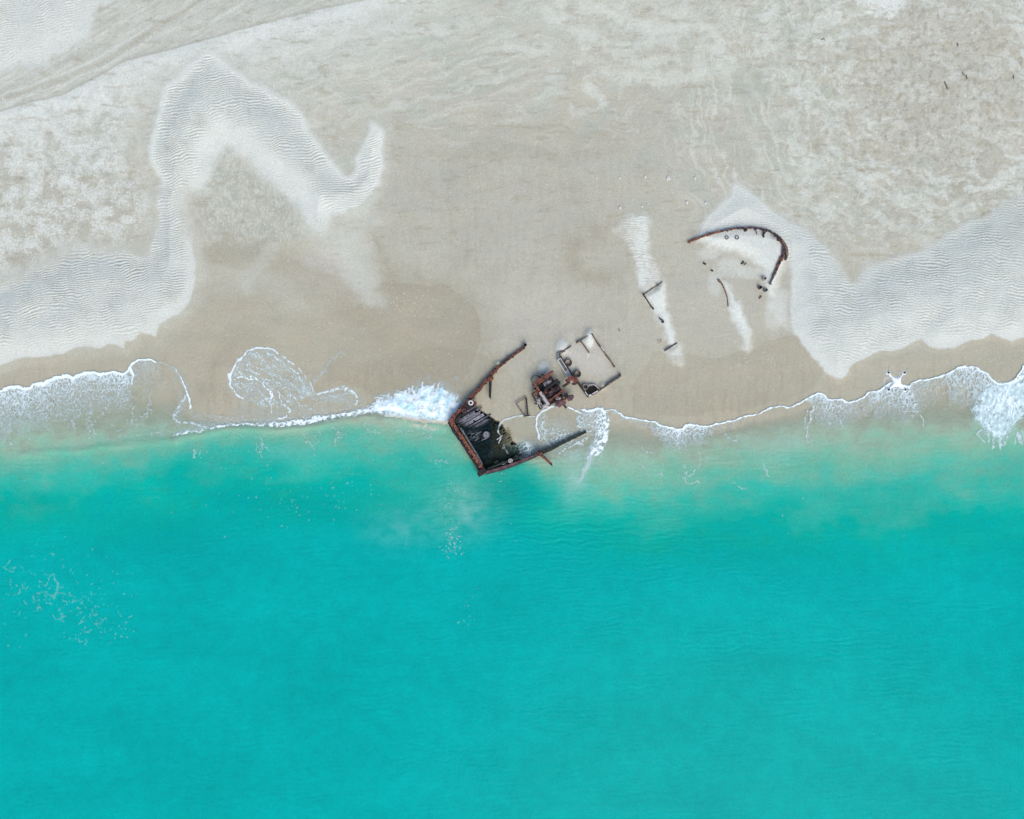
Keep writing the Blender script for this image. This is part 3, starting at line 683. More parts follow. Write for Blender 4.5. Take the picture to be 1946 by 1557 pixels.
# swash edge rims
def seg(x0, x1): return [tuple(p) for p in edge if x0 <= p[0] <= x1]
stroke(seg(-130, 300), [4.5, 5, 6, 5, 4, 3], 1.0)
stroke([(250,700),(252,715),(250,730)], [5, 2], .9)
stroke(seg(1150, 1545), [1.7, 1.6, 2.3, 2.6, 2.4, 1.4, 1.2, 1.6], 1.0, jit=.7)
stroke(seg(1530, 2000), [1.8, 2.4, 1.9, 2.2, 2.3, 1.9, 2.4, 2.4, 3.2], 1.0, jit=.7)
stroke([(948,842),(952,830),(947,820),(948,810),(956,800),(970,795),(988,791),(1001,790),(1017,792)], [.7, 1.0, 1.3, 1.2, .9], .75, jit=.5)
stroke([(957,842),(960,855),(966,862)], .5, .4, jit=.6)
stroke([(1025,834),(1020,818),(1019,801),(1023,789),(1034,781),(1046,775),(1056,772)], [2.6, 2.8, 2.4, 1.8], .9, jit=.8)
stroke([(1079,774),(1095,781),(1103,785)], [1.6, 2.6], 1, jit=.4)
# runnel left of the stern
stroke([(334,702),(344,717),(352,736),(360,759),(362,774)], [.8, 1.4, 2.2, 3.4], .9, jit=.5)
stroke([(354,752),(345,768),(337,782),(329,795)], [3, 5, 4], .7, breakup=.3)
stroke([(329,795),(342,802),(365,805),(393,813)], [4, 5, 3], .7, breakup=.35)
stroke([(297,687),(315,692),(334,702)], [1.4, .6], .45, jit=.4)
stroke([(460,757),(448,748),(439,733),(437,714),(448,696),(466,674),(485,664),(510,661),(528,671)], [5, 1.8, 2.6, 5.5, 3.0, 2.0, 2.4, 3.0, 2.2], .85, jit=1.3)
stroke([(528,671),(543,681),(559,693),(574,708),(590,730),(597,746)], [3, 2.6, 2, 1.6], .85, jit=1.2, breakup=.15)
stroke([(536,673),(533,690),(540,684)], 1.5, .5, jit=1.5)
stroke([(452,716),(469,718),(488,721),(503,733),(516,751),(514,770),(518,786)], [3, 3.4, 3, 2.4, 1.6], .9, jit=1.5, breakup=.1)
stroke([(474,694),(479,705),(497,712),(506,722),(528,727),(546,739),(556,751),(571,767),(590,778)], [1.8, 2.4, 2, 2.2, 1.8], .85, jit=2.2, breakup=.2)
stroke([(528,745),(537,764),(548,782),(540,792),(528,795)], [1.8, 2.8, 2.4, 2], .9, jit=1.4, breakup=.2)
stroke([(462,757),(464,775),(466,800)], 1.3, .6, jit=2, breakup=.3)
stroke([(490,690),(515,700),(535,722),(560,738),(580,752)], 1.6, .7, jit=2.6, breakup=.3)
stroke([(556,752),(610,758),(650,750),(676,742)], 1.3, .5, jit=1.6, breakup=.35)
stroke([(596,751),(627,742),(651,738),(667,742),(679,758),(677,770)], [3, 5, 7, 5, 3], .8, jit=1.0, breakup=.1)
stroke([(640,762),(660,760),(668,770),(656,782),(640,796)], 1.5, .55, jit=2.4, breakup=.3)
stroke([(590,735),(600,722),(620,700),(640,678),(655,672)], [2, 5, 6, 5], .35, jit=2.5, breakup=.75)
stroke([(862,740),(856,728),(868,718),(872,728),(880,742)], 1.4, .45, jit=2.2, breakup=.4)
for p in ([(462,790),(470,805)], [(512,790),(515,806)], [(596,768),(600,790)], [(612,775),(622,790)], [(693,768),(694,776)]): stroke(p, 1.8, .6, jit=2.2, breakup=.2)
lac = lambda cx_, cy_, rx, ry: np.exp(-(((FX - cx_) / rx) ** 2 + ((FY - cy_) / ry) ** 2)).astype(f32)
loopd = samp(sd_poly(catmull([(460,757),(448,748),(439,733),(437,714),(448,696),(466,674),(485,664),(510,661),(528,671),(543,681),(574,708),(590,730),(596,748),(560,770),(500,775),(460,757)], 5)), FX + wA, FY + wB)
lm = sst(0, 8, loopd); edgef = np.exp(-np.clip(loopd, 0, 99) / 9)
swl = fbm((FX + FY) / 34 + 1.3 * brk2, (FX - FY) / 9 + brk2, 371, 4, .6)
lace((lm * (.20 + .75 * edgef + .75 * sst(-.05, .45, swl))).astype(f32), webB, .04, .34, .75)
lob2 = samp(sd_poly(catmull([(596,751),(627,742),(651,738),(667,742),(679,758),(675,775),(640,785),(605,775),(596,751)], 5)), FX + wA, FY + wB)
lace((sst(0, 6, lob2) * (.15 + .5 * np.exp(-np.clip(lob2, 0, 99) / 6))).astype(f32), webB, .04, .34, .7)
rnl = np.exp(-np.abs(FX - np.interp(FY, [690, 715, 736, 760, 800], [318, 342, 350, 352, 335])) / 12) * sst(690, 700, FY) * sst(815, 795, FY)
lace((.4 * rnl).astype(f32), webC, .03, .3, .6)
lace(.55 * lac(485, 735, 40, 30) , webB, .03, .35, .65); lace(.5 * lac(640, 755, 45, 14), webB, .03, .4, .6); lace(.4 * lac(550, 785, 130, 18), webB, .02, .3, .6)
for p in ([(452,740),(470,735),(490,742),(505,758)], [(448,725),(462,728),(478,726)], [(500,690),(512,704),(520,722),(530,735)], [(600,765),(630,762),(655,756)], [(610,758),(640,752),(668,750)], [(545,742),(552,762),(568,772)], [(575,735),(590,745),(600,760)]): stroke(p, 1.8, .65, jit=2.4, breakup=.25)
for k_ in range(26):
    x = random.uniform(0, 330); y0_ = float(np.interp(x, ex, edge[:, 1])) + random.uniform(45, 95); stroke([(x, y0_), (x + random.gauss(0, 4), y0_ + 9), (x + random.gauss(0, 6), y0_ + random.uniform(16, 34))], random.uniform(1, 2.2), .55, jit=2.2, breakup=.3)
# wave front along the step of the beach
wf = [(331,829),(360,823),(401,817),(437,809),(470,808),(503,809),(534,808),(565,804),(596,799),(627,796),(657,791),(688,782),(708,776)]
stroke(wf, [5, 5, 4, 4, 5, 10, 9, 11, 12, 12, 9, 9], .92, soft=3, jit=1.6, breakup=.18, th=.06)
lace(.75 * np.exp(-((FY - np.interp(FX, [p[0] for p in wf], [p[1] for p in wf])) / 9.0) ** 2).astype(f32) * sst(325, 345, FX) * sst(720, 700, FX), webB, .05, .5)
lace(.5 * np.exp(-np.clip(FY - np.interp(FX, [p[0] for p in wf], [p[1] for p in wf]), 0, 99) / 12).astype(f32) * sst(325, 420, FX) * sst(720, 560, FX) * (run > 0), webB, .03, .35, .6)
# breaker against the stern
BRK = [(705,776),(713,766),(734,759),(759,751),(790,748),(802,736),(815,728),(827,738),(842,739),(855,748),(870,761),(878,768),(869,784),(858,797),(845,806),(824,802),(793,796),(750,787),(713,781)]
bs = sd_poly(BRK); bd = samp(bs, FX + 1.2 * wA, FY + 1.2 * wB)
lump = fbm(FX / 11, FY / 11, 331, 4, .6)
bc = sst(-4.5, 3.0, bd + 5 * lump); cov = np.maximum(cov, bc * np.clip(.95 + .35 * lump, .45, 1))
th_ = sst(-3, 22, bd) * .13 * (1 + .5 * lump) * np.exp(-np.clip((FY - 785) / 14, 0, 9)) ; thick = np.maximum(thick, th_ * bc)
for _ in range(46):
    f = random.random(); x = 715 + 160 * f; y = np.interp(x, [715, 760, 802, 815, 842, 870], [764, 751, 738, 730, 739, 760])
    stroke([(x, y + 6), (x + random.gauss(0, 3), y - random.uniform(-2, 5)), (x + random.gauss(0, 6), y - random.uniform(2, 11))], [4, 2, .8], random.uniform(.4, .9), jit=1.5, soft=1.6)
halo_ = sst(-26, 0, bd + 8 * lump) * .32; cov = np.maximum(cov, halo_ * np.clip(.6 + brk2, 0, 1))
fr = samp(sd_poly([(713,779),(750,784),(793,790),(824,794),(845,796),(866,790),(862,806),(846,816),(822,816),(790,807),(755,798),(725,789)]), FX + .8 * wA, FY + .8 * wB)
fc = sst(-5, 4, fr + 3 * lump + 3 * perlin(FX / 4, FY / 12, 340)); cov = np.maximum(cov, fc * .85); tan_ = np.maximum(tan_, fc * sst(786, 798, FY - .10 * (FX - 760) + 5 * lump))
thick = np.maximum(thick, fc * .05 * (1 + lump))
# surge inside and east of the stern
P5 = [(1097,791),(1108,778),(1116,782),(1124,780),(1138,776),(1149,784),(1155,805),(1153,822),(1151,836),(1136,856),(1124,866),(1117,876),(1115,866),(1122,846),(1129,822),(1118,822),(1100,826),(1094,810)]
pd = samp(sd_poly(P5), FX + 1.0 * wA, FY + 1.0 * wB)
east = sst(-8, 6, pd + 4 * lump)
lace((east * (.62 + .35 * sst(1120, 1150, FX) + .2 * lump)).astype(f32), webB, .08, .55)
stroke([(1148,786),(1154,805),(1152,822),(1146,840),(1132,858),(1124,864)], [5, 9, 10, 12, 8], .95, soft=3.5, jit=1.8, breakup=.1, th=.05)
stroke([(1108,778),(1116,782),(1124,780),(1138,776),(1149,784)], [3, 4, 4, 5], .95, jit=1.0)
stroke([(1124,862),(1118,878),(1110,896),(1100,915)], [8, 5, 3, 2], .55, soft=4, jit=1)
lace(.75 * lac(1060, 830, 38, 26), webB, .05, .40, .85); lace(.8 * lac(1030, 815, 9, 34), webB, .05, .45); lace(.85 * lac(1003, 850, 18, 16), webB, .05, .5, .85)
stroke([(1022,800),(1034,812),(1036,835),(1044,846),(1062,846),(1085,838),(1100,828)], [2, 3, 2.6, 3, 2], .7, jit=2, breakup=.2)
stroke([(1000,842),(1006,856),(1004,864)], [5, 7, 4], .75, soft=2, jit=1.6, breakup=.2)
stroke([(1116,832),(1100,843),(1078,852),(1062,862)], [5, 4, 2.5], .7, soft=2, jit=2.2, breakup=.25)
lace(.55 * lac(1085, 862, 24, 14), webB, .03, .3, .55)
# white pool far right
P6 = [(1868,735),(1893,732),(1916,732),(1946,722),(2000,715),(2000,770),(1946,782),(1932,800),(1915,822),(1898,832),(1882,828),(1868,812),(1854,796),(1852,775),(1860,755)]
p6 = samp(sd_poly(P6), FX + 1.4 * wA, FY + 1.4 * wB)
hole6 = sst(.24, .42, fbm(FX / 7, FY / 11, 351, 3)) * .75
c6 = sst(-3, 3, p6 + 3 * lump) * (1 - hole6 * np.clip(.5 + brk2, 0, 1)) * np.clip(.74 + .30 * fbm(FX / 6, FY / 13, 379, 4, .65) + .2 * brk, .3, .98); cov = np.maximum(cov, c6); thick = np.maximum(thick, c6 * .04)
lace(.7 * sst(-16, 4, p6).astype(f32), webB, .05, .4, .8)
lace((sst(-4, 8, p6) * (.55 + .5 * fbm(FX / 12, FY / 26, 377, 3))).astype(f32), webC, .10, .5, 1.0)
for k_ in range(16):
    a_ = random.uniform(.9, 2.3); r0 = random.uniform(6, 30); r1 = r0 + random.uniform(12, 40)
    stroke([(1906 + r0 * math.cos(a_), 735 + r0 * math.sin(a_)), (1906 + .5 * (r0 + r1) * math.cos(a_ + .06), 735 + .5 * (r0 + r1) * math.sin(a_ + .06)), (1906 + r1 * math.cos(a_ + .1), 735 + r1 * math.sin(a_ + .1))], [1, 2, 1], 1.0, jit=1.6)
for k_ in range(14):
    x = 1862 + 80 * random.random(); y = 815 + 18 * math.sin((x - 1862) / 80 * 3.14); stroke([(x, y), (x + random.gauss(0, 4), y + 8), (x + random.gauss(0, 7), y + random.uniform(12, 24))], 1.5, .7, jit=2)
stroke([(1946,716),(1925,726),(1915,740),(1905,765)], [3, 4, 2], .95, jit=1.2)
for p in ([(1545,772),(1540,795),(1534,812),(1528,830)], [(1534,812),(1530,832),(1534,842)], [(1535,828),(1545,838)], [(1590,790),(1598,805),(1602,815)], [(1722,748),(1738,775),(1752,795),(1756,810)], [(1533,780),(1528,815)]):
    stroke(p, [3.2, 2.4, 1.4], .7, jit=1.4, breakup=.15)
lace(.7 * lac(1738, 768, 12, 26), webC, .04, .45, .9); lace(.6 * lac(1700, 765, 30, 28), webC, .04, .4, .8)
for p in ([(1325,855),(1330,870),(1328,892)], [(1296,905),(1310,918),(1328,916)], [(1300,885),(1308,905),(1320,895)], [(1216,850),(1240,862)], [(1216,885),(1224,892)], [(1243,903),(1256,900)], [(1395,920),(1415,932)], [(1452,890),(1460,905)], [(1139,850),(1141,870),(1140,890)], [(1375,825),(1395,838),(1402,830)], [(1446,880),(1452,895)]):
    stroke(p, 1.8, .6, jit=2.2, breakup=.35)
# scattered flecks and loose clots
def flecks(n, cx_, cy_, rx, ry, s=(.2, .9), k=.45, vert=1.0):
    for _ in range(n):
        x = cx_ + random.gauss(0, rx); y = cy_ + random.gauss(0, ry)
        if not (0 < x < 1946 and 650 < y < 1230): continue
        l = random.uniform(.3, 2.2) * s[1] * .6
        a_ = random.gauss(math.pi / 2, .6 / vert)
        stroke([(x, y), (x + l * math.cos(a_), y + l * math.sin(a_))], random.uniform(*s), random.uniform(.35, 1) * k, jit=.5, soft=.9, smooth=False)
def clot(cx_, cy_, r, n, k=.6):
    for _ in range(n):
        x = cx_ + random.gauss(0, r); y = cy_ + random.gauss(0, r * .6); pts = [(x, y)]
        a_ = random.uniform(0, 6.28)
        for i in range(random.randint(2, 4)):
            a_ += random.gauss(0, .9); pts.append((pts[-1][0] + 5 * math.cos(a_), pts[-1][1] + 5 * math.sin(a_)))
        stroke(pts, random.uniform(.7, 1.7), k * random.uniform(.6, 1), jit=1.6, breakup=.2)
for (x, y, r, n) in [(495,846,9,7),(592,842,12,10),(635,816,8,5),(642,832,6,4),(695,815,9,6),(770,825,7,4),(805,830,7,4),(375,855,10,4),(845,870,7,4),(130,800,14,6),(270,800,16,8),(240,828,6,4),(300,820,8,5)]: clot(x, y, r, n)
flecks(100, 640, 855, 170, 26); flecks(70, 1250, 885, 160, 36); flecks(50, 1480, 890, 90, 40); flecks(90, 200, 845, 150, 26); flecks(30, 1750, 920, 160, 45, k=.35)
flecks(26, 858, 940, 12, 22, k=.6, vert=2); flecks(80, 860, 1030, 8, 18, k=.65, vert=2); flecks(30, 857, 985, 8, 26, k=.6, vert=2); flecks(30, 400, 950, 230, 60, k=.3)
flecks(40, 1000, 940, 130, 50, k=.4); flecks(40, 540, 950, 60, 25, k=.4); flecks(40, 660, 930, 50, 20, k=.4); flecks(14, 890, 1150, 12, 20, k=.4)
# old foam drifting off shore
for _ in range(78):
    u = random.random(); x = 20 + 175 * u + random.gauss(0, 18); y = 1095 + 85 * u + random.gauss(0, 26)
    pts = [(x, y)]; a_ = random.gauss(1.4, .8)
    for i in range(random.randint(1, 4)):
        a_ += random.gauss(0, .7); pts.append((pts[-1][0] + 4.5 * math.cos(a_), pts[-1][1] + 4.5 * math.sin(a_)))
    stroke(pts, random.uniform(.5, 1.4), random.uniform(.18, .36), jit=1.3, breakup=.1)
stroke([(85,1112),(90,1104),(104,1092),(110,1112),(108,1132),(100,1136)], [.8, 1.6, 2.2, .8], .3, jit=2, breakup=.35)
flecks(120, 110, 1140, 60, 45, k=.35); flecks(40, 220, 1200, 14, 26, k=.4)

Zg = beach_height(FX, FY)[0]
kx_, ky_ = np.clip(cov, 0, 1), 0
FZ = np.maximum(Zg, .03) + .007 + thick
fw = np.array([.56, .69, .70], f32) + sst(.55, .95, cov)[..., None] * np.array([.22, .18, .18], f32)
fw = fw * (1 + .10 * np.clip(lump, -1, 1) * (cov > .5))[..., None]
fw = fw + (bc * np.clip(.25 + .9 * perlin(FX / 13, FY / 17, 361), 0, .65))[..., None] * (np.array([.38, .66, .74], f32) - fw)
pool = (sst(-10, 4, p6) * sst(.98, .78, cov))[..., None] * .75; fw = fw + pool * (np.array([.60, .79, .80], f32) - fw)
fw = fw + tan_[..., None] * (np.array([.52, .50, .37], f32) - fw)
off = sst(1060, 1080, FY); fw = fw + (off * .5)[..., None] * (np.array([.35, .72, .72], f32) - fw)
fm = cov > .05
me, vid = grid_mesh('sea_foam', fxs, fys, FX, FY, FZ, keep=fm)
set_col(me, 'foam_colour', np.clip(fw, 0, .88), vid); set_f(me, 'cover', np.clip(cov, 0, 1), vid)
me.materials.append(M['foam'])
foam = bpy.data.objects.new('sea_foam', me); COL.objects.link(foam); foam['kind'] = 'stuff'; foam['label'] = 'white lacy surf foam along the swash edge and on the water'; foam['category'] = 'foam'
del FX, FY

# ------------------------------------------------------------------ mesh building for the wreck
def gz(x, y): return float(beach_height(np.array([[x]], f32), np.array([[y]], f32))[0][0, 0])

class MB:
    def __init__(s): s.v = []; s.f = []; s.sm = []
    def add(s, vs, fs, smooth=False):
        o = len(s.v); s.v += [Vector(v) for v in vs]
        for f in fs: s.f.append(tuple(i + o for i in f)); s.sm.append(smooth)
    def box(s, c, ux, uy, uz, hx, hy, hz):
        c = Vector(c); vs = []
        for sx in (-1, 1):
            for sy in (-1, 1):
                for sz in (-1, 1): vs.append(c + ux * hx * sx + uy * hy * sy + uz * hz * sz)
        s.add(vs, [(0, 1, 3, 2), (4, 6, 7, 5), (0, 4, 5, 1), (2, 3, 7, 6), (0, 2, 6, 4), (1, 5, 7, 3)])
    def bar(s, p, q, w, h):
        """square section beam from p to q"""
        p = Vector(p); q = Vector(q); ux = (q - p); L = ux.length
        if L < 1e-6: return
        ux.normalize(); uy = Vector((0, 0, 1)).cross(ux)
        if uy.length < 1e-3: uy = Vector((1, 0, 0))
        uy.normalize(); uz = ux.cross(uy)
        n = max(2, int(L / .2)); vs = []; fs = []
        for i in range(n + 1):
            c = p + ux * (L * i / n); jw = w * random.uniform(.82, 1.12); jh = h * random.uniform(.85, 1.1)
            c = c + uy * random.uniform(-.1, .1) * w
            vs += [c - uy * jw / 2 - uz * jh / 2, c + uy * jw / 2 - uz * jh / 2, c + uy * jw / 2 + uz * jh / 2, c - uy * jw / 2 + uz * jh / 2]
            if i:
                a = 4 * (i - 1); b = 4 * i
                for k in range(4): fs.append((a + k, a + (k + 1) % 4, b + (k + 1) % 4, b + k))
        fs += [(3, 2, 1, 0), (4 * n, 4 * n + 1, 4 * n + 2, 4 * n + 3)]
        s.add(vs, fs)
    def tube(s, pts, r, seg=8, cap=True):
        pts = [Vector(p) for p in pts]; n = len(pts); vs = []; fs = []
        rr = r if hasattr(r, '__len__') else [r] * n
        up = Vector((0, 0, 1))
        for i, p in enumerate(pts):
            d = (pts[min(i + 1, n - 1)] - pts[max(i - 1, 0)]).normalized()
            a = d.cross(up)
            if a.length < .05: a = Vector((1, 0, 0)) - d * d.x
            a.normalize(); b = d.cross(a)
            for k in range(seg):
                t = 2 * math.pi * k / seg; vs.append(p + (a * math.cos(t) + b * math.sin(t)) * rr[i])
            if i:
                for k in range(seg): fs.append(((i - 1) * seg + k, (i - 1) * seg + (k + 1) % seg, i * seg + (k + 1) % seg, i * seg + k))
        s.add(vs, fs, True)
        if cap:
            s.add(vs[:seg], [tuple(range(seg))[::-1]]); s.add(vs[-seg:], [tuple(range(seg))])
    def pipe(s, c, z0, z1, ro, ri, zf, seg=22, tilt=(0, 0)):
        """upright open ended pipe with a wall; zf is the level of its inner floor"""
        vs = []; fs = []
        c = Vector(c)
        for (r, z) in ((ro, z0), (ro, z1), (ri, z1), (ri, zf)):
            for k in range(seg):
                t = 2 * math.pi * k / seg; j = 1 + .04 * math.sin(3 * t + c.x)
                vs.append(Vector((c.x + r * j * math.cos(t) + tilt[0] * z, c.y + r * j * math.sin(t) + tilt[1] * z, z)))
        for q in range(3):
            for k in range(seg): fs.append((q * seg + k, q * seg + (k + 1) % seg, (q + 1) * seg + (k + 1) % seg, (q + 1) * seg + k))
        fs.append(tuple(3 * seg + k for k in range(seg)))
        s.add(vs, fs)
    def torus(s, c, R, r, n=24, m=8, ax=Vector((0, 0, 1))):
        ax = ax.normalized(); a = ax.orthogonal().normalized(); b = ax.cross(a); c = Vector(c); vs = []; fs = []
        for i in range(n):
            t = 2 * math.pi * i / n; e = a * math.cos(t) + b * math.sin(t)
            for k in range(m):
                p = 2 * math.pi * k / m; vs.append(c + e * (R + r * math.cos(p)) + ax * r * math.sin(p))
                fs.append((i * m + k, ((i + 1) % n) * m + k, ((i + 1) % n) * m + (k + 1) % m, i * m + (k + 1) % m))
        s.add(vs, fs, True)
    def wall(s, pts, w, z0, z1, rag=.0, step=.14, flare=0.0, jw=.12):
        """standing plate along survey points; w and z1 may vary along it"""
        P = catmull([(p[0], p[1]) for p in pts], 5)
        seglen = np.r_[0, np.cumsum(np.hypot(*np.diff(P, axis=0).T))] * S
        n = max(2, int(seglen[-1] / step)); tt = np.linspace(0, seglen[-1], n + 1)
        px_ = np.interp(tt, seglen, P[:, 0]); py_ = np.interp(tt, seglen, P[:, 1])
        f = tt / seglen[-1]
        W = np.interp(f, np.linspace(0, 1, len(w)), w) if hasattr(w, '__len__') else np.full(n + 1, w)
        T = np.interp(f, np.linspace(0, 1, len(z1)), z1) if hasattr(z1, '__len__') else np.full(n + 1, z1)
        B = np.interp(f, np.linspace(0, 1, len(z0)), z0) if hasattr(z0, '__len__') else np.full(n + 1, z0)
        vs = []; fs = []; lastj = 0
        for i in range(n + 1):
            top = T[i] + random.uniform(-rag, rag * .4); c = at(px_[i], py_[i], top)
            a = max(i - 1, 0); b = min(i + 1, n)
            d = Vector((px_[b] - px_[a], -(py_[b] - py_[a]), 0)).normalized(); nrm = Vector((-d.y, d.x, 0))
            l = W[i] / 2 * (1 + random.uniform(-jw, jw)); r = W[i] / 2 * (1 + random.uniform(-jw, jw))
            bc = Vector((c.x, c.y, B[i])) - nrm * flare
            vs += [bc - nrm * W[i] * .35, bc + nrm * W[i] * .35, c + nrm * l, c - nrm * r]
            if i:
                p = 4 * (i - 1); q = 4 * i
                for k in range(4): fs.append((p + k, p + (k + 1) % 4, q + (k + 1) % 4, q + k))
        fs += [(3, 2, 1, 0), (4 * n, 4 * n + 1, 4 * n + 2, 4 * n + 3)]
        s.add(vs, fs)
    def lump(s, c, r, seed=0, sq=(1, 1, 1), rough=.25, sub=3):
        bm = bmesh.new(); bmesh.ops.create_icosphere(bm, subdivisions=sub, radius=1)
        rr = random.Random(seed); ks = [Vector((rr.uniform(-3, 3), rr.uniform(-3, 3), rr.uniform(-3, 3))) for _ in range(5)]
        vs = []
        for v in bm.verts:
            k = 1 + rough * sum(math.sin(v.co.dot(q) + i) for i, q in enumerate(ks)) / 3
            vs.append(Vector(c) + Vector((v.co.x * sq[0], v.co.y * sq[1], v.co.z * sq[2])) * r * k)
        bm.verts.index_update(); fs = [tuple(v.index for v in f.verts) for f in bm.faces]; bm.free()
        s.add(vs, fs, True)
    def build(s, name, mat, parent=None, loc=None):
        off = Vector(parent['_loc']) if parent is not None and '_loc' in parent else (Vector(loc) if loc is not None else Vector((0, 0, 0)))
        me = bpy.data.meshes.new(name); me.from_pydata([tuple(v - off) for v in s.v], [], s.f)
        me.polygons.foreach_set('use_smooth', s.sm); me.update()
        bm = bmesh.new(); bm.from_mesh(me); bmesh.ops.recalc_face_normals(bm, faces=bm.faces); bm.to_mesh(me); bm.free()
        me.materials.append(M[mat] if isinstance(mat, str) else mat)
        o = bpy.data.objects.new(name, me); COL.objects.link(o)
        if parent is not None:
            o.parent = parent; o['_loc'] = tuple(off)
        elif loc is not None: o.location = loc
        return o

def thing(name, label, cat, x, y, z=0.0, group=None):
    o = bpy.data.objects.new(name, None); COL.objects.link(o); o.empty_display_size = .3
    p = at(x, y, z); o.location = p; o['_loc'] = tuple(p)
    o['label'] = label; o['category'] = cat
    if group: o['group'] = group
    return o
def tag(o, label, cat, group=None):
    o['label'] = label; o['category'] = cat
    if group: o['group'] = group
    return o

UX = Vector((.864, .503, 0)); UY = Vector((-.503, .864, 0)); UZ = Vector((0, 0, 1))   # along and across the ship

# ------------------------------------------------------------------ stern of the ship
st = thing('ship_stern', 'rusty stern of a wrecked ship, V-shaped bulwarks round a dark plank deck at the waterline', 'shipwreck', 918, 830)
PORT = [(997,660),(980,672),(964,684),(945,700),(932,715),(921,727),(908,742),(896,755),(882,771),(867,786),(856,799)]
TRAN = [(856,800),(866,818),(880,838),(894,859),(908,881),(919,897)]
STAR = [(922,899),(947,893),(972,885),(995,876),(1015,868),(1025,863),(1046,855),(1067,844),(1087,834),(1114,821)]
m_ = MB(); m_.wall(PORT, [.16, .2, .22, .22, .22], -1.0, [.38, .40, .46, .5, .6], .03, flare=-.05)
bw = m_.build('bulwark', 'rust_dark', st)
m_ = MB(); m_.wall(PORT, [.12, .19, .23, .26, .26, .25], [.30, .34, .40, .44, .54], [.42, .44, .50, .55, .68], .03, step=.11, jw=.22)
for i in range(34):
    f = random.random(); P = catmull(PORT, 5); p = P[int(f * (len(P) - 1))]
    m_.box(at(p[0] + random.uniform(-2, 2), p[1] + random.uniform(-2, 2), (.46 + .16 * f)), UX, UY, UZ, random.uniform(.04, .12), random.uniform(.03, .08), random.uniform(.05, .13))
m_.build('cap_rail', 'rust_red', bw)
for i in range(9):
    P = catmull(PORT, 6); p = P[int((.16 + .8 * i / 9) * (len(P) - 1))]
    m_ = MB(); m_.bar(at(p[0] + 1, p[1] + .8, .42), at(p[0] + 5, p[1] + 3.5, -.1), .06, .08); m_.build('stay', 'rust_dark', bw)
# transom
m_ = MB(); m_.wall([(p[0] - 2, p[1] + 1.5) for p in TRAN], .32, -1.6, .68, .04, flare=.04)
tr_ = m_.build('transom', 'rust_dark', st)
m_ = MB(); m_.wall([(p[0] + 2.2, p[1] - 1) for p in TRAN], [.24, .20, .19, .21, .19], 0.6, .8, .03, step=.11, jw=.2)
for i in range(26):
    P = catmull(TRAN, 6); p = P[random.randrange(len(P))]
    m_.box(at(p[0] + random.uniform(-3, 4), p[1] + random.uniform(-2, 2), .76), UX, UY, UZ, random.uniform(.03, .09), random.uniform(.05, .16), random.uniform(.05, .11))
m_.build('cap_rail', 'rust_orange', tr_)
m_ = MB(); m_.wall([(868,803),(879,820),(892,841),(906,864),(917,884)], .13, -.4, .44, .03); m_.build('waterway', 'grey_steel', tr_)
m_ = MB(); m_.box(at(916, 897, .72), UX, UY, UZ, .22, .2, .22); m_.box(at(913.5, 900, .6), UX, UY, UZ, .22, .16, .3); m_.box(at(919, 893.5, .8), UX, UY, UZ, .14, .1, .16)
m_.build('corner_post', 'rust_dark', tr_)
m_ = MB(); m_.box(at(858.5, 800, .75), UX, UY, UZ, .18, .2, .14); m_.tube([at(862, 803, .2), at(862, 803, .82)], .09); m_.build('corner_post', 'rust_red', tr_)
# starboard bulwark
m_ = MB(); m_.wall(STAR, [.26, .24, .22, .2, .18, .17, .15], -1.6, [.62, .6, .55, .5, .4, .3, .2, .08], .05, flare=.05)
sb = m_.build('bulwark', 'rust_dark', st)
m_ = MB(); m_.wall([(p[0], p[1] - 1) for p in STAR[:6]], [.22, .23, .21, .19, .16], [.52, .5, .46, .4], [.7, .68, .62, .56], .04, step=.11, jw=.25); m_.build('cap_rail', 'rust_purple', sb)
m_ = MB(); m_.wall([(1028,860),(1046,853),(1067,842.5),(1087,832.5),(1114,820)], [.17, .21, .19, .16, .12], -.4, [.46, .36, .26, .16], .07, step=.11, jw=.3); m_.build('cap_rail', 'barnacled', sb)
# davits
for (x0, y0, x1, y1, z0, z1, mt) in ((932, 719, 931, 755, .6, .5, 'rust_red'), (1025, 861, 1048, 883, .72, .5, 'rust_red')):
    m_ = MB(); m_.tube([at(x0, y0, -.3), at(x0, y0, z0 + .12)], .16, 12); m_.lump(at(x0 + .6, y0 + .6, z0 + .06), .22, 3, (1, 1, .6), .2)
    dv = m_.build('davit', 'rust_red', st)
    m_ = MB(); m_.tube([at(x0, y0 + 1, z0), at((x0 + x1) / 2, (y0 + y1) / 2, (z0 + z1) / 2 + .05), at(x1, y1, z1)], [.12, .10, .09], 10); m_.build('arm', 'rust_red' if x0 > 1000 else 'rust_dark', dv)
    m_ = MB(); m_.torus(at(x1, y1, z1 + .04), .1, .045, 14, 6, UX); m_.build('eye', 'rust_dark', dv)
# fairleads by the port bulwark
m_ = MB(); m_.box(at(895, 765, .62), (UX + UY).normalized(), (UY - UX).normalized(), UZ, .17, .42, .12)
fl = m_.build('fairlead', 'rust_red', st)
m_ = MB(); m_.torus(at(894.6, 765.6, .78), .15, .055); m_.build('ring', 'white_paint', fl)
m_ = MB(); m_.tube([at(894.6, 765.6, .70), at(894.6, 765.6, .77)], .11, 16); m_.build('dark_hole_disc', 'black_plastic', fl)  # solid black disc in place of the dark hole through the ring
m_ = MB(); m_.box(at(889, 773, .55), (UX + UY).normalized(), (UY - UX).normalized(), UZ, .14, .3, .08); m_.build('base_plate', 'rust_dark', fl)
m_ = MB(); m_.lump(at(882, 781, .6), .26, 5, (1, 1, .6), .2); fl = m_.build('bollard', 'rust_dark', st)
m_ = MB(); m_.torus(at(881.5, 780.5, .78), .13, .045, 18, 6); m_.build('ring', 'rust_purple', fl)
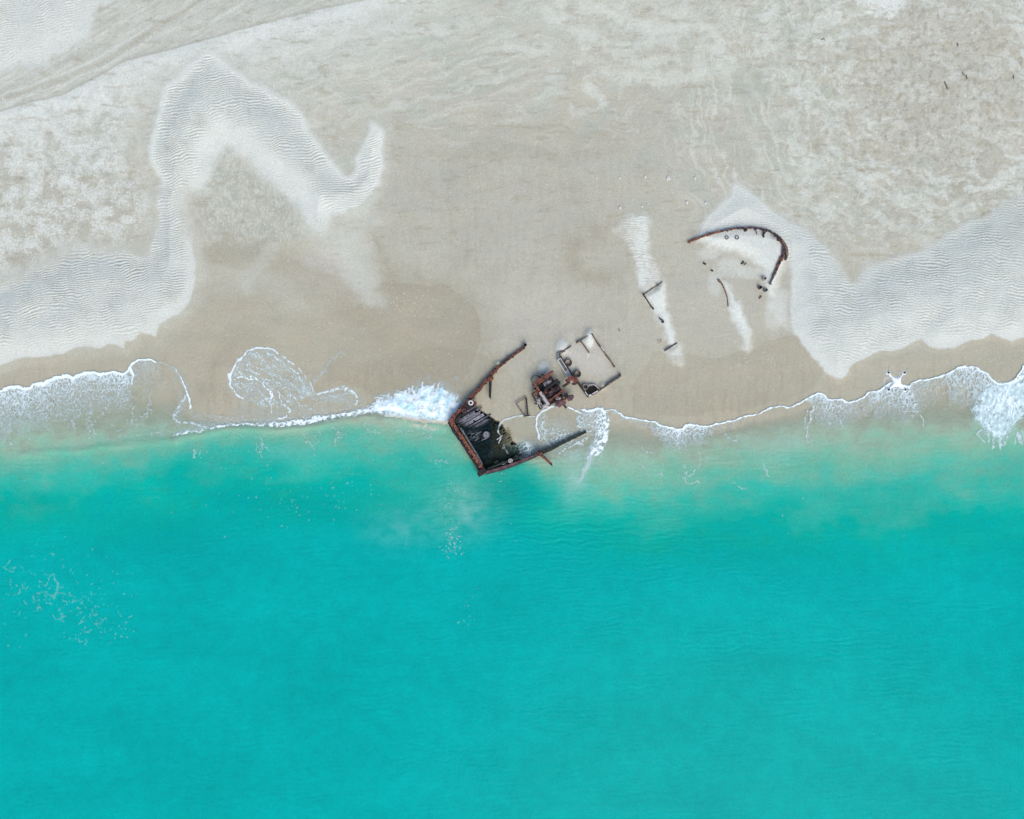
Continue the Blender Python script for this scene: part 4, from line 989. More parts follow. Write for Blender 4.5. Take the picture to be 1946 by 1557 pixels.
m_ = MB(); m_.tube([at(884, 786, .3), at(874, 789, .6), at(866, 800, .5)], .08); m_.build('hawse_pipe', 'rust_dark', st)

# deck of planks
def inside(px_, py_, poly):
    r = False; n = len(poly)
    for i in range(n):
        ax, ay = poly[i]; bx, by = poly[(i + 1) % n]
        if (ay > py_) != (by > py_) and px_ < ax + (py_ - ay) / (by - ay) * (bx - ax): r = not r
    return r
def deckz(x, y): return .48 - .62 * min(1.3, max(0, (x - 880) / 88)) - .14 * (y - 780) / 100
u_ = (.864, -.503); v_ = (.503, .864)
m_ = MB(); tint = []
v = -30
while v < 112:
    w = random.uniform(2.0, 3.0); pb = random.choice((.05, .15, .35, .7, 1.0, 1.25))
    ends = random.uniform(-12, 5); run = None
    for k in range(-14, 190, 4):
        bx = 866 + v_[0] * v; by = 800 + v_[1] * v
        qx = bx + u_[0] * k; qy = by + u_[1] * k
        ok = inside(qx - u_[0] * ends * (k > 30), qy - u_[1] * ends * (k > 30), DECK) and not (random.random() < .035)
        if ok:
            e0 = at(qx, qy, 0); z = deckz(qx, qy) + random.uniform(-.012, .012)
            c0 = at(qx - u_[0] * 2, qy - u_[1] * 2, z); c1 = at(qx + u_[0] * 2, qy + u_[1] * 2, z)
            hw = (w - .5) * S / 2
            o = len(m_.v)
            vs = []
            for c_ in (c0, c1):
                for sg, dz in ((-1, 0), (1, 0), (1, -.06), (-1, -.06)): vs.append(c_ + UY * hw * sg + UZ * dz)
            m_.add(vs, [(0, 4, 5, 1), (1, 5, 6, 2), (3, 7, 4, 0), (2, 6, 7, 3), (0, 1, 2, 3), (7, 6, 5, 4)])
            # weathered timber near the port corner, tar black lower, weed at the wet edge
            g = max(0, 1 - math.hypot((qx - 899) / 36, (qy - 790) / 24)); g = min(1, g * 2.2) * min(1.1, pb * random.uniform(.75, 1.25)) * min(1, max(0, (46 - v) / 16))
            ol = min(1, max(0, (qx - 930) / 22)) * (1 if qy < 850 else .5); gn = max(0, 1 - math.hypot((qx - 984) / 30, (qy - 852) / 20))
            low = max(0, 1 - math.hypot((qx - 955) / 40, (qy - 882) / 9))
            base = Vector((.0025, .0105, .0125)) * random.uniform(.4, 2.0)
            mid_ = max(0, 1 - math.hypot((qx - 903) / 20, (qy - 828) / 14)) * random.choice((0, 0, .4, .9))
            cc = base.lerp(Vector((.25, .24, .27)) * random.uniform(.7, 1.2), g).lerp(Vector((.055, .055, .02)) * random.uniform(.3, 1.3), ol * .75).lerp(Vector((.006, .085, .06)), gn * .95).lerp(Vector((.06, .07, .02)) * random.uniform(.3, 1.8), low * .8).lerp(Vector((.16, .18, .20)), mid_ * .7)
            cc = cc.lerp(Vector((.27, .25, .17)), min(.85, max(0, (qx - 950) / 26)) * (1 if qy < 848 else .15) * random.uniform(.6, 1))
            tint += [tuple(cc)] * 8
    v += w
dk = m_.build('deck', 'timber', st)
set_col(dk.data, 'timber_colour', np.array(tint, f32))
m_ = MB(); m_.torus(at(924, 826, .26), .20, .065, 26, 8); hr = m_.build('hatch_ring', 'grey_steel', dk)
m_ = MB(); m_.tube([at(924, 826, .18), at(924, 826, .29)], .165, 20); m_.build('hatch_lid', 'steel_light', hr)
m_ = MB(); m_.tube([at(924, 826, .28), at(924, 826, .34)], .06, 12); m_.build('hatch_boss', 'black_plastic', hr)
for i in range(11):
    x = 908 + random.gauss(0, 8); y = 829 + random.gauss(0, 7); l = random.uniform(.06, .22)
    m_ = MB(); m_.box(at(x, y, deckz(x, y) + .02), UX, UY, UZ, l, .025, .03); m_.build('deck_batten', 'grey_steel', dk)
m_ = MB(); m_.tube([at(944, 836, .15), at(955, 828, .2)], .03, 6); m_.build('rod', 'white_paint', dk)
m_ = MB(); m_.tube([at(927, 891, .5), at(945, 884, .5), at(962, 878, .48), at(985, 871, .4)], .09)
for i in range(22):
    x = 926 + 60 * random.random(); y = 890 - .33 * (x - 926) + random.gauss(0, 3); m_.lump(at(x, y, .3), random.uniform(.06, .17), i, (1.2, 1, .7), .5, 2)
m_.build('pipework', 'barnacled', st)
m_ = MB(); m_.torus(at(970, 876, .55), .14, .045, 18, 6); m_.lump(at(970, 876, .52), .1, 4); m_.build('valve_wheel', 'pale_metal', st)
m_ = MB(); m_.torus(at(956, 880.5, .5), .09, .03, 14, 6); m_.build('valve_wheel', 'pale_metal', st)

tag((lambda m: (m.pipe(at(998, 657), .0, .75, .11, .07, .5, 14), m.build('bollard_stub', 'rust_dark', None, at(998, 657)))[1])(MB()), 'small dark bollard stub on pale sand at the tip of the port bulwark', 'bollard')

# ------------------------------------------------------------------ wire frame on the sand
fr_ = thing('metal_stand', 'thin dark trapezoid metal stand lying on the sand between stern and winch', 'stand', 994, 776)
z_ = .22
for (p, q, w) in (((981,767),(1000,756),.07), ((1000,756),(1003.5,791),.10), ((981,767),(997,792),.08), ((995.5,791),(1008,789),.11)):
    m_ = MB(); m_.bar(at(*p, z_), at(*q, z_), w, .08); m_.build('stand_bar', 'sandy_rust' if w < .09 else 'rust_dark', fr_)
m_ = MB(); m_.bar(at(1000, 757, z_ - .04), at(1000.5, 790, z_ - .04), .06, .06); m_.build('brace', 'driftwood', fr_)

# ------------------------------------------------------------------ deck winch
wn_ = thing('deck_winch', 'rusted deck winch with spools and beams half buried in the middle of the wreck', 'winch', 1040, 744)
def part(name, mat, fn, parent=wn_):
    m = MB(); fn(m); return m.build(name, mat, parent)
part('frame_beam', 'rust_red', lambda m: m.bar(at(1011, 732, .9), at(1051, 705, .9), .20, .2))
part('frame_beam', 'rust_orange', lambda m: m.bar(at(1022, 730.5, .8), at(1052, 710, .8), .10, .16))
part('frame_beam', 'rust_dark', lambda m: (m.bar(at(1034, 742, .9), at(1060.5, 722, .9), .26, .22), m.bar(at(1036, 739.5, 1.05), at(1056, 724.5, 1.05), .05, .05)))
part('frame_beam', 'rust_red', lambda m: (m.bar(at(1042, 763, .95), at(1072.5, 741, .95), .17, .2), m.bar(at(1054, 753, 1.1), at(1068, 743, 1.1), .1, .1)))
part('side_plate', 'rust_orange', lambda m: m.bar(at(1015, 728, 1.0), at(1027, 746, 1.0), .12, .3))
part('side_plate', 'pale_metal', lambda m: m.bar(at(1026, 745, 1.12), at(1042, 770, 1.05), .20, .3))
part('side_plate', 'rust_blue', lambda m: m.bar(at(1030, 746, 1.06), at(1044, 767, 1.0), .10, .3))
def spool(c, L, r, mt, flange):
    p = at(*c, .62)
    m = MB(); a = p - UX * L; b = p + UX * L
    n = 16; pts = [a + (b - a) * i / n for i in range(n + 1)]
    m.tube(pts, [r * (1 + .10 * (i % 2)) for i in range(n + 1)], 16)
    d = m.build('drum', mt, wn_)
    for e in (a, b):
        m = MB(); m.tube([e - UX * .035, e + UX * .035], flange, 20); m.build('flange', 'rust_dark', d)
spool((1041, 729), .36, .24, 'pale_metal', .33); spool((1053, 743), .46, .30, 'rust_purple', .38); spool((1044, 752), .40, .26, 'rust_dark', .34)
part('bed_plate', 'barnacled', lambda m: m.box(at(1028, 736, .38), UX, UY, UZ, .34, .28, .2))
part('bed_plate', 'rust_dark', lambda m: m.box(at(1043, 747, .2), UX, UY, UZ, .8, .85, .14))
part('gear_box', 'rust_orange', lambda m: (m.box(at(1020.5, 745, .62), UX, UY, UZ, .17, .2, .24), m.lump(at(1020.5, 745, .86), .12, 3, rough=.4)))
part('gear_box', 'rust_red', lambda m: (m.box(at(1035.5, 746, .9), UX, UY, UZ, .15, .13, .2), m.lump(at(1036, 746, 1.08), .1, 9, rough=.4)))
for k, (w, mt) in enumerate(((.10, 'rust_dark'), (.08, 'sandy_rust'), (.11, 'rust_dark'), (.07, 'grey_steel'))):
    part('grating_bar', mt, lambda m: m.bar(at(1011 + 3.7 * k, 749 - 1.6 * k, .55), at(1026.5 + 3.5 * k, 777 - 2.4 * k, .5), w, .12))
for i in range(9):
    gp = at(1020 + random.uniform(-4, 9), 760 + random.uniform(-6, 10), .56); part('grating_cleat', 'pale_metal', lambda m: m.box(gp, UX, UY, UZ, random.uniform(.05, .13), random.uniform(.04, .1), .08))
part('grating_edge', 'rust_dark', lambda m: m.bar(at(1010, 749, .5), at(1024, 741, .5), .09, .1))
part('grating_edge', 'rust_dark', lambda m: m.bar(at(1025, 778, .48), at(1041, 770, .5), .10, .1))
part('brake_knuckle', 'pale_metal', lambda m: (m.lump(at(1035.5, 771, .75), .16, 2), m.lump(at(1039, 772.5, .7), .13, 6), m.lump(at(1033, 774, .6), .15, 8, rough=.5)))
part('flywheel', 'grey_steel', lambda m: m.torus(at(1018, 722, .10), .32, .035, 26, 6, Vector((.1, -.3, 1))))
for kx__, ky__ in ((1025, 716.5), (1031, 712.5)): part('knob', 'rust_dark', lambda m: m.tube([at(kx__, ky__, .2), at(kx__, ky__, .9)], .09, 10))
part('shaft_end', 'barnacled', lambda m: (m.lump(at(1061, 727, .8), .13, 4, (1.3, 1, 1), .4), m.bar(at(1056, 730, .8), at(1064, 726, .8), .1, .1)))
part('shaft_end', 'rust_dark', lambda m: (m.lump(at(1047, 719.5, .8), .12, 14, rough=.4), m.bar(at(1044, 724, .8), at(1048, 718, .8), .1, .14)))
part('linkage', 'rust_dark', lambda m: [m.bar(at(1038 + random.uniform(-8, 26), 744 + random.uniform(-14, 16), 1.0), at(1042 + random.uniform(-8, 26), 742 + random.uniform(-14, 16), .9), .06, .07) for _ in range(9)])

mo = thing('rusty_motor', 'lumpy purple brown motor casing at the foam edge beside the deck winch', 'motor', 1070, 764)
part('casing', 'rust_purple', lambda m: (m.lump(at(1066, 765, .6), .36, 21, (1.15, .75, .8), .3), m.lump(at(1062, 770, .5), .24, 25, (1, .9, .8), .35)), mo)
part('gear_head', 'rust_purple', lambda m: (m.lump(at(1085, 755, .65), .24, 31, (1.0, 1.0, .8), .3), m.tube([at(1078, 759, .6), at(1084, 755.5, .6)], .2, 12)), mo)
part('cover', 'rust_orange', lambda m: (m.lump(at(1073, 760.5, .86), .17, 33, (1, .8, .6), .35),), mo)
part('bracket', 'rust_dark', lambda m: (m.bar(at(1060, 759, .75), at(1078, 748, .75), .2, .25), m.box(at(1076, 752, .6), UX, UY, UZ, .14, .16, .2)), mo)
part('foot', 'rust_dark', lambda m: m.bar(at(1071, 769, .5), at(1075.5, 775, .3), .14, .2), mo)
part('end_cap', 'pale_metal', lambda m: m.lump(at(1058, 772, .55), .12, 41, rough=.5), mo)
part('end_cap', 'pale_metal', lambda m: m.lump(at(1061, 757, .85), .13, 43, (1.3, .8, .7), .5), mo)

# ------------------------------------------------------------------ deckhouse foundations
dh = thing('deckhouse', 'roofless square deckhouse with ragged low walls filled with sand', 'deckhouse', 1118, 694)
def dpart(name, mat, fn, parent=dh):
    m = MB(); fn(m); return m.build(name, mat, parent)
dpart('wall', 'sandy_rust', lambda m: m.wall([(1064.5,672),(1070,668),(1078,663),(1086,658)], [.09, .07, .05], -.3, [.5, .46, .4], .05))
dpart('wall', 'sandy_rust', lambda m: (m.wall([(1096,651.5),(1103,648),(1110,643)], [.12, .06, .04], -.3, [.46, .45, .43], .05), m.wall([(1110,643),(1117,638.5),(1124,634)], [.05, .07, .08], -.3, [.43, .48, .5], .06)))
dpart('wall', 'sandy_rust', lambda m: m.wall([(1125,634),(1131.5,645),(1140.5,658.5),(1147,667.5),(1156,680),(1164,691),(1168.5,698)], [.09, .06, .10, .06, .08, .05, .09], -.3, [.52, .42, .48, .38, .44, .38, .42], .08, jw=.5))
dpart('wall', 'rust_dark', lambda m: m.wall([(1063.5,674),(1070.5,686),(1082,703.7),(1088.5,714),(1097.6,725),(1110,743),(1118,754.5)], [.07, .08, .10, .13, .10, .08], -1.0, [.5, .58, .6, .6, .52, .45], .04))
dpart('wall', 'sandy_rust', lambda m: m.wall([(1118.5,754.5),(1127,750),(1140.5,742),(1156,731),(1172,720.6),(1180,714.5),(1178,709)], [.09, .09, .06, .08, .09, .08, .06], -1.0, [.44, .4, .38, .4, .44, .46, .4], .05, jw=.35))
dpart('partition', 'sandy_rust', lambda m: m.wall([(1104,648.5),(1109,655),(1115,663),(1120,670.5)], [.08, .05, .07, .09], -.2, [.48, .42, .45, .44], .05, jw=.5))
for pl_, w_, z0_, z1_ in (([(1119,753),(1124,750.5)], .12, .38, .49), ([(1126,749),(1136,743)], .07, .36, .45), ([(1112,744.5),(1117,751.5)], .06, .42, .53), ([(1142,659),(1148,667)], .06, .40, .50)): dpart('wall_coping', 'white_paint', lambda m: m.wall(pl_, w_, z0_, z1_, .02))
dpart('rounded_corner', 'grey_steel', lambda m: m.wall([(1074,667),(1066,669.5),(1061,674.5),(1061,681)], [.16, .22, .24, .14], -.3, [.4, .43, .42, .38], .02))
sd_ = dpart('side_trough', 'white_paint', lambda m: (m.wall([(1059.5,684),(1069,699.5),(1079.5,716)], .07, -.2, .46, .02), m.wall([(1066,681.5),(1073,693),(1086,713)], .06, -.2, .47, .02), m.bar(at(1060, 684, .3), at(1066, 681, .3), .07, .3), m.bar(at(1079, 716, .3), at(1087, 712, .3), .08, .3)))
dpart('trough_floor', 'grey_steel', lambda m: m.bar(at(1063.5, 684, .16), at(1077, 706, .16), .27, .2), sd_)
dpart('trough_sand', 'shell_sand', lambda m: (m.bar(at(1076.5, 705, .22), at(1082, 714, .34), .28, .2),), sd_)
for (x, y, r, mt, zf, z1) in ((1080.6, 689.5, .27, 'sandy_rust', -.02, .50), (1098, 711, .26, 'sandy_rust', -.02, .47), (1113, 735, .2, 'pale_metal', .1, .42)):
    p_ = dpart('vent_pipe', mt, lambda m: m.pipe(at(x, y, z1), -.4, z1, r, r * .86, zf))
    dpart('pipe_floor', 'dark_bore', lambda m: (m.tube([at(x, y, zf), at(x, y, zf + .02)], r * .84, 20),), p_)
dpart('hole_rim', 'pale_metal', lambda m: (m.wall([(1117,733),(1124,731.5),(1131,732),(1139,740)], .07, -.5, .34, .02), ))

br = thing('rusty_bracket', 'red rusty bracket with a ring and two prongs against the deckhouse side wall', 'bracket', 1086, 724)
part('bracket_plate', 'rust_red', lambda m: (m.box(at(1084, 720, .95), UX, UY, UZ, .3, .14, .1), m.box(at(1093, 722, 1.0), UX, UY, UZ, .18, .22, .1), m.bar(at(1080, 717, .95), at(1099, 724, 1.0), .12, .14)), br)
part('ring', 'pale_metal', lambda m: m.torus(at(1086.5, 724, .98), .12, .05, 16, 6), br)
part('prong', 'rust_dark', lambda m: m.bar(at(1082, 726, .9), at(1068.5, 734, .55), .10, .12), br)
part('prong', 'rust_red', lambda m: m.bar(at(1084, 727.5, .9), at(1070.5, 736, .55), .08, .10), br)
part('pivot', 'rust_dark', lambda m: (m.lump(at(1092, 728, .9), .17, 51, (1.3, .8, .8), .35), m.lump(at(1079.5, 725, .85), .15, 53, (1.2, .8, .8), .35), m.tube([at(1088, 730, .8), at(1096, 728.5, .8)], .09, 10)), br)

# ------------------------------------------------------------------ bow
bo = thing('ship_bow', 'curved rusty bow rail of the wreck sticking out of white sand, hooked like a horseshoe', 'shipwreck', 1420, 480)
BOWP = [(1307.5,461),(1329.6,452),(1349,445),(1369,440),(1386,436),(1403,434),(1426,433),(1446,435),(1459.6,438),(1473,445),(1482,454),(1489,465.4),(1491,475.6),(1488,486),(1482,499),(1475.5,514),(1470,526.5),(1463,540)]
hb = [.78, .88, .98, 1.04, 1.08, 1.1, 1.12, 1.14, 1.15, 1.15, 1.12, 1.08, 1.02, .96, .9, .85, .8]
hb = [gz(p[0], p[1]) + v_h for p, v_h in zip(BOWP, [.16, .2, .22, .24, .24, .24, .24, .24, .24, .24, .24, .24, .26, .28, .3, .3, .26, .2])]
def zat(i): return float(np.interp(i / (len(BOWP) - 1), np.linspace(0, 1, len(hb)), hb))
m_ = MB(); m_.wall(BOWP, [.05, .08, .10, .10, .10, .08, .05], -.4, [h - .1 for h in hb], .03, flare=0)
hp = m_.build('hull_plating', 'rust_dark', bo)
for (i0, i1, mt, wd) in ((0, 3, 'rust_orange', [.08, .13, .15, .155]), (3, 12, 'rust_blue', [.155, .16, .16, .16, .18, .165]), (12, 15, 'rust_red', [.165, .165, .155, .14]), (15, 17, 'sandy_rust', [.14, .11, .07])):
    seg_ = BOWP[i0:i1 + 1]; zs = [zat(i) for i in range(i0, i1 + 1)]
    m_ = MB(); m_.wall(seg_, wd, [z - .12 for z in zs], zs, .025, step=.10, jw=.22)
    for k in range(int(4 * (i1 - i0))):
        j = random.uniform(0, len(seg_) - 1.01); a0 = int(j); ff = j - a0
        x = seg_[a0][0] * (1 - ff) + seg_[a0 + 1][0] * ff; y = seg_[a0][1] * (1 - ff) + seg_[a0 + 1][1] * ff
        m_.box(at(x + random.uniform(-2, 2), y + random.uniform(-2, 2), zs[a0]), UX, UY, UZ, random.uniform(.03, .1), random.uniform(.03, .07), random.uniform(.03, .06))
    m_.build('cap_rail', mt, hp)
m_ = MB(); m_.wall([(1478,447),(1487,457),(1494,470),(1496.5,483),(1494,494)], [.06, .14, .2, .18, .06], -.3, [.9, .88, .85, .8, .7], .04); m_.build('hull_flare', 'sandy_rust', bo)
m_ = MB(); m_.wall([(1439.5,436),(1441.5,441),(1441,447)], .16, .2, [.98, .92, .8], .02); m_.build('knee_bracket', 'pale_metal', bo)
m_ = MB(); m_.wall([(1457,439),(1453,443),(1451,447),(1452,451)], .10, .2, [1.0, .95, .88, .8], .02); m_.build('knee_bracket', 'rust_dark', bo)
m_ = MB(); m_.lump(at(1416.5, 438, 1.1), .11, 61, rough=.4); m_.build('cleat', 'rust_dark', bo)
m_ = MB(); m_.lump(at(1480.5, 454, 1.15), .15, 63, (1.2, 1, .7), .5); m_.bar(at(1482, 453, 1.15), at(1476, 457, 1.1), .07, .08); m_.bar(at(1480, 452, 1.15), at(1481, 459, 1.1), .06, .08); m_.build('cleat', 'rust_dark', bo)

# bollards and small debris round the bow
def bollard(x, y, r, z1, mt, label, z0=-.2):
    m = MB(); m.pipe(at(x, y, z1), z0, z1, r, r * .72, z1 - .25, 16); o = m.build('bollard', mt, None, at(x, y, 0))
    return tag(o, label, 'bollard', 'bollards inside the bow')
bollard(1381.6, 451.5, .14, .82, 'grey_steel', 'left of two small grey bollards in white sand under the bow rail')
bollard(1401, 451.5, .15, .84, 'grey_steel', 'right of two small grey bollards in white sand under the bow rail')
bollard(1454, 529, .14, .72, 'pale_metal', 'pale round bollard, topmost of three beside the foot of the bow rail')
bollard(1445.5, 546, .13, .58, 'rust_purple', 'black bollard left of the tip of the red bow rail')
bollard(1456, 551, .14, .58, 'grey_steel', 'brown sandy bollard just below the tip of the red bow rail')
def scrap(name, mat, fn, label, cat, x, y, group=None):
    m = MB(); fn(m); return tag(m.build(name, mat, None, at(x, y, 0)), label, cat, group)
def stick(m, x0, y0, x1, y1, w, h=.10):
    m.bar(at(x0, y0, gz(x0, y0) + h * .6), at(x1, y1, gz(x1, y1) + h * .6), w, h)
scrap('metal_scrap', 'rust_dark', lambda m: stick(m, 1408.5, 502, 1414, 498.5, .10, .08), 'dark metal scrap in the sand hollow inside the bow', 'scrap', 1411, 500, 'scraps inside the bow')
scrap('metal_scrap', 'grey_steel', lambda m: stick(m, 1414, 504, 1419, 500.5, .05, .1), 'thin grey metal strip beside the dark scrap inside the bow', 'scrap', 1416, 502, 'scraps inside the bow')
scrap('metal_scrap', 'rust_dark', lambda m: m.lump(at(1412, 496.5, gz(1412, 496.5) + .02), .045, 3), 'tiny dark metal lump above the scraps inside the bow', 'scrap', 1412, 496, 'scraps inside the bow')
scrap('metal_scrap', 'sandy_rust', lambda m: (stick(m, 1443, 568, 1446, 563.5, .06), stick(m, 1446, 566, 1447, 562, .05)), 'small forked rusty scrap below the bollards of the bow', 'scrap', 1445, 566, 'scraps inside the bow')
scrap('hull_rib', 'sandy_rust', lambda m: m.wall([(1365.5,531.5),(1373.7,542),(1379,555),(1382.7,568),(1384,583)], [.14, .07, .07, .05, .05], -.1, [.56, .46, .43, .4, .38], .02), 'long thin curved hull rib sticking out of a tapering white sand tail', 'hull rib', 1379, 556)
scrap('rib_stub', 'rust_dark', lambda m: stick(m, 1337, 500, 1341.5, 503, .09, .14), 'short dark rib stub, upper of two left of the curved rib', 'rib stub', 1339, 502, 'buried rib stubs')
scrap('rib_stub', 'rust_dark', lambda m: stick(m, 1351.5, 514, 1355, 515.5, .08, .12), 'short dark rib stub, lower of two left of the curved rib', 'rib stub', 1353, 515, 'buried rib stubs')

hc = thing('hatch_coaming', 'dark corner of a hatch coaming with two thin plates, white sand drifted inside it', 'hatch', 1223, 561)
part('coaming_plate', 'sandy_rust', lambda m: m.wall([(1223,560),(1230,556),(1241,548),(1252,541),(1259,535.5)], [.06, .035, .035, .07, .05, .06], -.1, [.5, .46, .46, .46, .5], .06, jw=.5), hc)
part('coaming_plate', 'rust_dark', lambda m: m.wall([(1223,560),(1228,567),(1235,578),(1241,586.5)], [.07, .05, .05, .06], -.1, [.5, .48, .46, .45], .02), hc)
part('plate_end', 'rust_dark', lambda m: m.lump(at(1241.2, 586.6, .5), .08, 7), hc)
part('plate_end', 'rust_dark', lambda m: m.lump(at(1223, 560, .62), .08, 8), hc)
part('grommet', 'grey_steel', lambda m: m.torus(at(1250.8, 541.5, .55), .09, .03, 14, 6), hc)
scrap('iron_hook', 'rust_dark', lambda m: (m.tube([at(1253, 604, gz(1253, 604) + .05), at(1256, 608, .5), at(1259.5, 608.5, .5), at(1261.5, 611, .48), at(1260, 613.5, .46), at(1257.5, 613, .45)], .045, 8), m.lump(at(1258.3, 612.3, .45), .07, 5)), 'small black iron hook lying in the white sand tail', 'hook', 1257, 608)
scrap('iron_bar', 'rust_dark', lambda m: m.wall([(1264,667),(1276,659.5),(1288,652)], .035, -.1, .42, .01), 'thin straight iron bar at the foot of the sand tail', 'bar', 1276, 660)
scrap('pipe_stub', 'pale_metal', lambda m: (stick(m, 1250.5, 647, 1253.5, 652, .07), stick(m, 1255.5, 645.5, 1257, 651, .06)), 'pair of small pale pipe stubs left of the iron bar', 'pipe', 1254, 649)

# twigs
tw = [(1175.5, 625, 1178, 630, 'short dark driftwood twig on the sand beside the deckhouse'), (1561, 76, 1567, 72, 'dark driftwood twig on the upper beach below the bright sand splash'), (1829, 138, 1833, 143, 'bent twig on the pale crust left of the straight upright twig'),
      (1819.5, 82, 1821, 88, 'small upright twig, highest of the twigs at far right'), (1836.5, 143, 1838, 150, 'straight upright twig on the pale crust at far right'), (1795, 155, 1802, 170, 'longest slanting thin twig on the brown mottled crust'), (1926, 143, 1926.5, 150, 'short twig near the right end of the upper beach')]
for (x0, y0, x1, y1, lb) in tw:
    m = MB(); stick(m, x0, y0, x1, y1, .055, .05)
    if y0 < 100: stick(m, (x0 + x1) / 2, (y0 + y1) / 2, x1 + 1.5, y0 + 1, .03, .04)
    tag(m.build('driftwood_twig', 'driftwood', None, at(x0, y0, 0)), lb, 'twig', 'driftwood twigs on the upper beach')
cl = [(1133, 338, .07), (1178, 338, .08), (1226, 336, .10), (1270, 338, .16), (1320, 338, .11), (1366, 338, .09), (1039, 350, .06), (992, 357, .06), (1305, 384, .12), (1341, 385, .13), (1220, 392, .10), (1178, 395, .10)]
for i, (x, y, r) in enumerate(cl):
    m = MB(); m.lump(at(x, y, gz(x, y) + r * .2), r * .75, i, (1, 1.15, .55), .5, 3); m.lump(at(x + r * 9, y + r * 14, gz(x, y) + r * .1), r * .55, i + 50, (1, 1.4, .5), .5, 2)
    lbs = ['small white shell clump, leftmost of the row of six above the hatch', 'small white shell clump, second from left in the row of six', 'white shell clump, third from left in the row of six', 'largest white shell clump, fourth in the row of six',
           'white shell clump, fifth from left in the row of six', 'white shell clump at the right end of the row of six', 'tiny white shell clump on grey sand, nearer of two left of the row', 'tiny white shell clump, farthest left on the grey sand',
           'white shell clump below the row, left of two near the bow dune', 'white shell clump touching the foot of the bow dune', 'white shell clump above the rippled sand strip', 'white shell clump left above the rippled sand strip']
    tag(m.build('shell_clump', 'shell_sand', None, at(x, y, 0)), lbs[i], 'shell clump', 'white shell clumps on the beach')

# ------------------------------------------------------------------ quadcopter in the air
ZD = 42.0
kd = (H - ZD) / H
def dp(x, y, dz=0): p = at(x, y, ZD); return Vector((p.x, p.y, ZD + dz))
q = thing('quadcopter_drone', 'white four-armed quadcopter drone hovering in the air above the swash edge', 'drone', 1703, 726, ZD)
c0 = dp(1703.3, 726)
u1 = 1 / (S * kd)   # survey units per metre at that height
motors = [(1687, 708.6), (1717.5, 708.8), (1687.5, 741), (1719, 741)]
# one smooth four pointed shell
n = 96; prof = [(0.0, .034), (.35, .033), (.65, .028), (.85, .018), (1.0, .002), (.9, -.016), (.6, -.026), (0.0, -.028)]
def rad(t):
    best = 0.070
    for mx_, my_ in motors:
        p = dp(mx_, my_); a = math.atan2(p.y - c0.y, p.x - c0.x); d = math.atan2(math.sin(t - a), math.cos(t - a))
        best = max(best, .070 + .060 * math.exp(-(d / .25) ** 2))
    return best + .006 * max(0, -math.sin(t)) + .004 * max(0, math.sin(t))
vs = []; fs = []
for (r_f, z) in prof:
    for k in range(n):
        t = 2 * math.pi * k / n; vs.append(Vector((c0.x + rad(t) * r_f * math.cos(t), c0.y + rad(t) * r_f * math.sin(t), c0.z + z)))
for j in range(len(prof) - 1):
    for k in range(n): fs.append((j * n + k, j * n + (k + 1) % n, (j + 1) * n + (k + 1) % n, (j + 1) * n + k))
m = MB(); m.add(vs, fs, True); m.build('body', 'white_shell', q)
for (mx_, my_) in motors:
    p = dp(mx_, my_); d = (p - c0); d.normalize()
    m = MB(); m.tube([c0 + d * .07, c0 + d * .11, p + d * .0], [.022, .0175, .0165], 12); ar = m.build('arm', 'white_shell', q)
    m = MB(); m.tube([p - UZ * .02, p + UZ * .014, p + UZ * .022], [.033, .033, .027], 24); mo_ = m.build('motor_pod', 'white_shell', ar)
    m = MB(); m.tube([p + UZ * .018, p + UZ * .034], .0165, 16); m.build('motor', 'black_plastic', mo_)
    ang = random.uniform(0, 3.14); e = Vector((math.cos(ang), math.sin(ang), 0)); g_ = Vector((-e.y, e.x, 0))
    m = MB()
    for sg in (1, -1):
        o = len(m.v); pts = []
        for i in range(9):
            f = i / 8; ctr_ = p + UZ * .036 + e * sg * (.008 + .104 * f); w = .0062 * (0.5 + 1.2 * f) * (1.15 - f) + .0012
            pts += [ctr_ + g_ * w - UZ * .0008, ctr_ - g_ * w * sg * .8 + UZ * .0012, ctr_ + UZ * .0018]
        ff = []
        for i in range(8):
            for k in range(3): ff.append((3 * i + k, 3 * i + (k + 1) % 3, 3 * i + 3 + (k + 1) % 3, 3 * i + 3 + k))
        m.add(pts, ff, True)
    m.build('propeller', 'grey_blade', q)
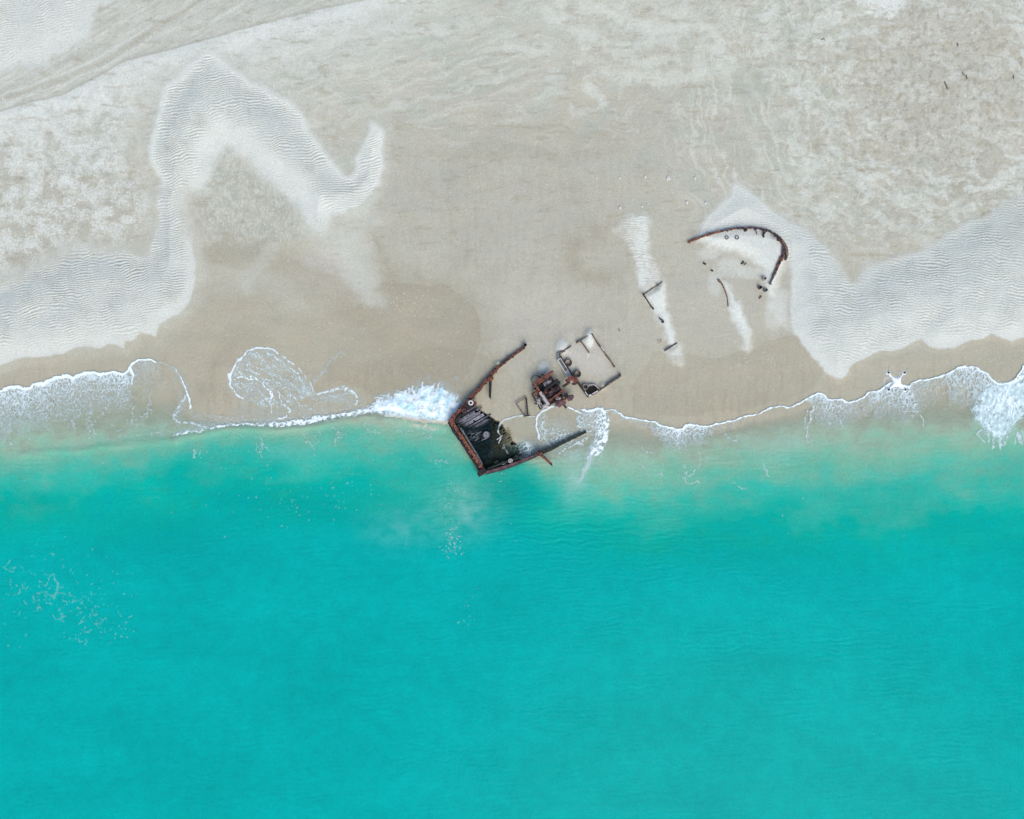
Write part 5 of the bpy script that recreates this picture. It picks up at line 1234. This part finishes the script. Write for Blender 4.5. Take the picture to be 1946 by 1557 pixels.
# landing legs
for sgn in (0, 1):
    X0 = 1691 if sgn == 0 else 1714; Xo = 1686.6 if sgn == 0 else 1714.5
    pts = [dp(X0 + (1 if sgn == 0 else -1), 717, -.02), dp(Xo + (1.5 if sgn == 0 else 0), 718, -.05), dp(Xo, 720.5, -.10), dp(Xo, 733.5, -.10), dp(Xo + (1.2 if sgn == 0 else 0), 736, -.06), dp(X0, 737, -.02)]
    m = MB(); m.tube(pts, .0075, 8); m.build('landing_leg', 'white_shell', q)
m = MB(); m.lump(c0 + Vector((0, -.02, -.05)), .025, 3, rough=.05); m.build('camera', 'black_plastic', q)

for o in scene.objects:
    if '_loc' in o: del o['_loc']

# ------------------------------------------------------------------ light and camera
EL, AZ = math.radians(50), math.radians(156)      # sun low in the south east of the picture
w = bpy.data.worlds.new('World'); scene.world = w; w.use_nodes = True
nt = w.node_tree; nt.nodes.clear()
sky = nt.nodes.new('ShaderNodeTexSky'); sky.sky_type = 'NISHITA'; sky.sun_disc = False; sky.sun_elevation = EL; sky.sun_rotation = AZ
sky.dust_density = 2.0
bg = nt.nodes.new('ShaderNodeBackground'); bg.inputs[1].default_value = .15
ow = nt.nodes.new('ShaderNodeOutputWorld'); nt.links.new(sky.outputs[0], bg.inputs[0]); nt.links.new(bg.outputs[0], ow.inputs[0])
sl = bpy.data.lights.new('sun', 'SUN'); sl.energy = 1.5; sl.angle = math.radians(42); sl.color = (1, .94, .86)
so = bpy.data.objects.new('sun', sl); COL.objects.link(so)
dirv = Vector((math.sin(AZ) * math.cos(EL), math.cos(AZ) * math.cos(EL), math.sin(EL)))
so.rotation_euler = dirv.to_track_quat('Z', 'Y').to_euler()
cam = bpy.data.cameras.new('camera'); cam.sensor_width = 36; cam.lens = 18 / (CX * S / H); cam.clip_end = 3000
co = bpy.data.objects.new('camera', cam); COL.objects.link(co); co.location = (0, 0, H); scene.camera = co
scene.view_settings.view_transform = 'Standard'; scene.view_settings.look = 'None'
scene.view_settings.exposure = 0.47; scene.view_settings.gamma = 1
scene.cycles.transparent_max_bounces = 16
scene.cycles.max_bounces = 6
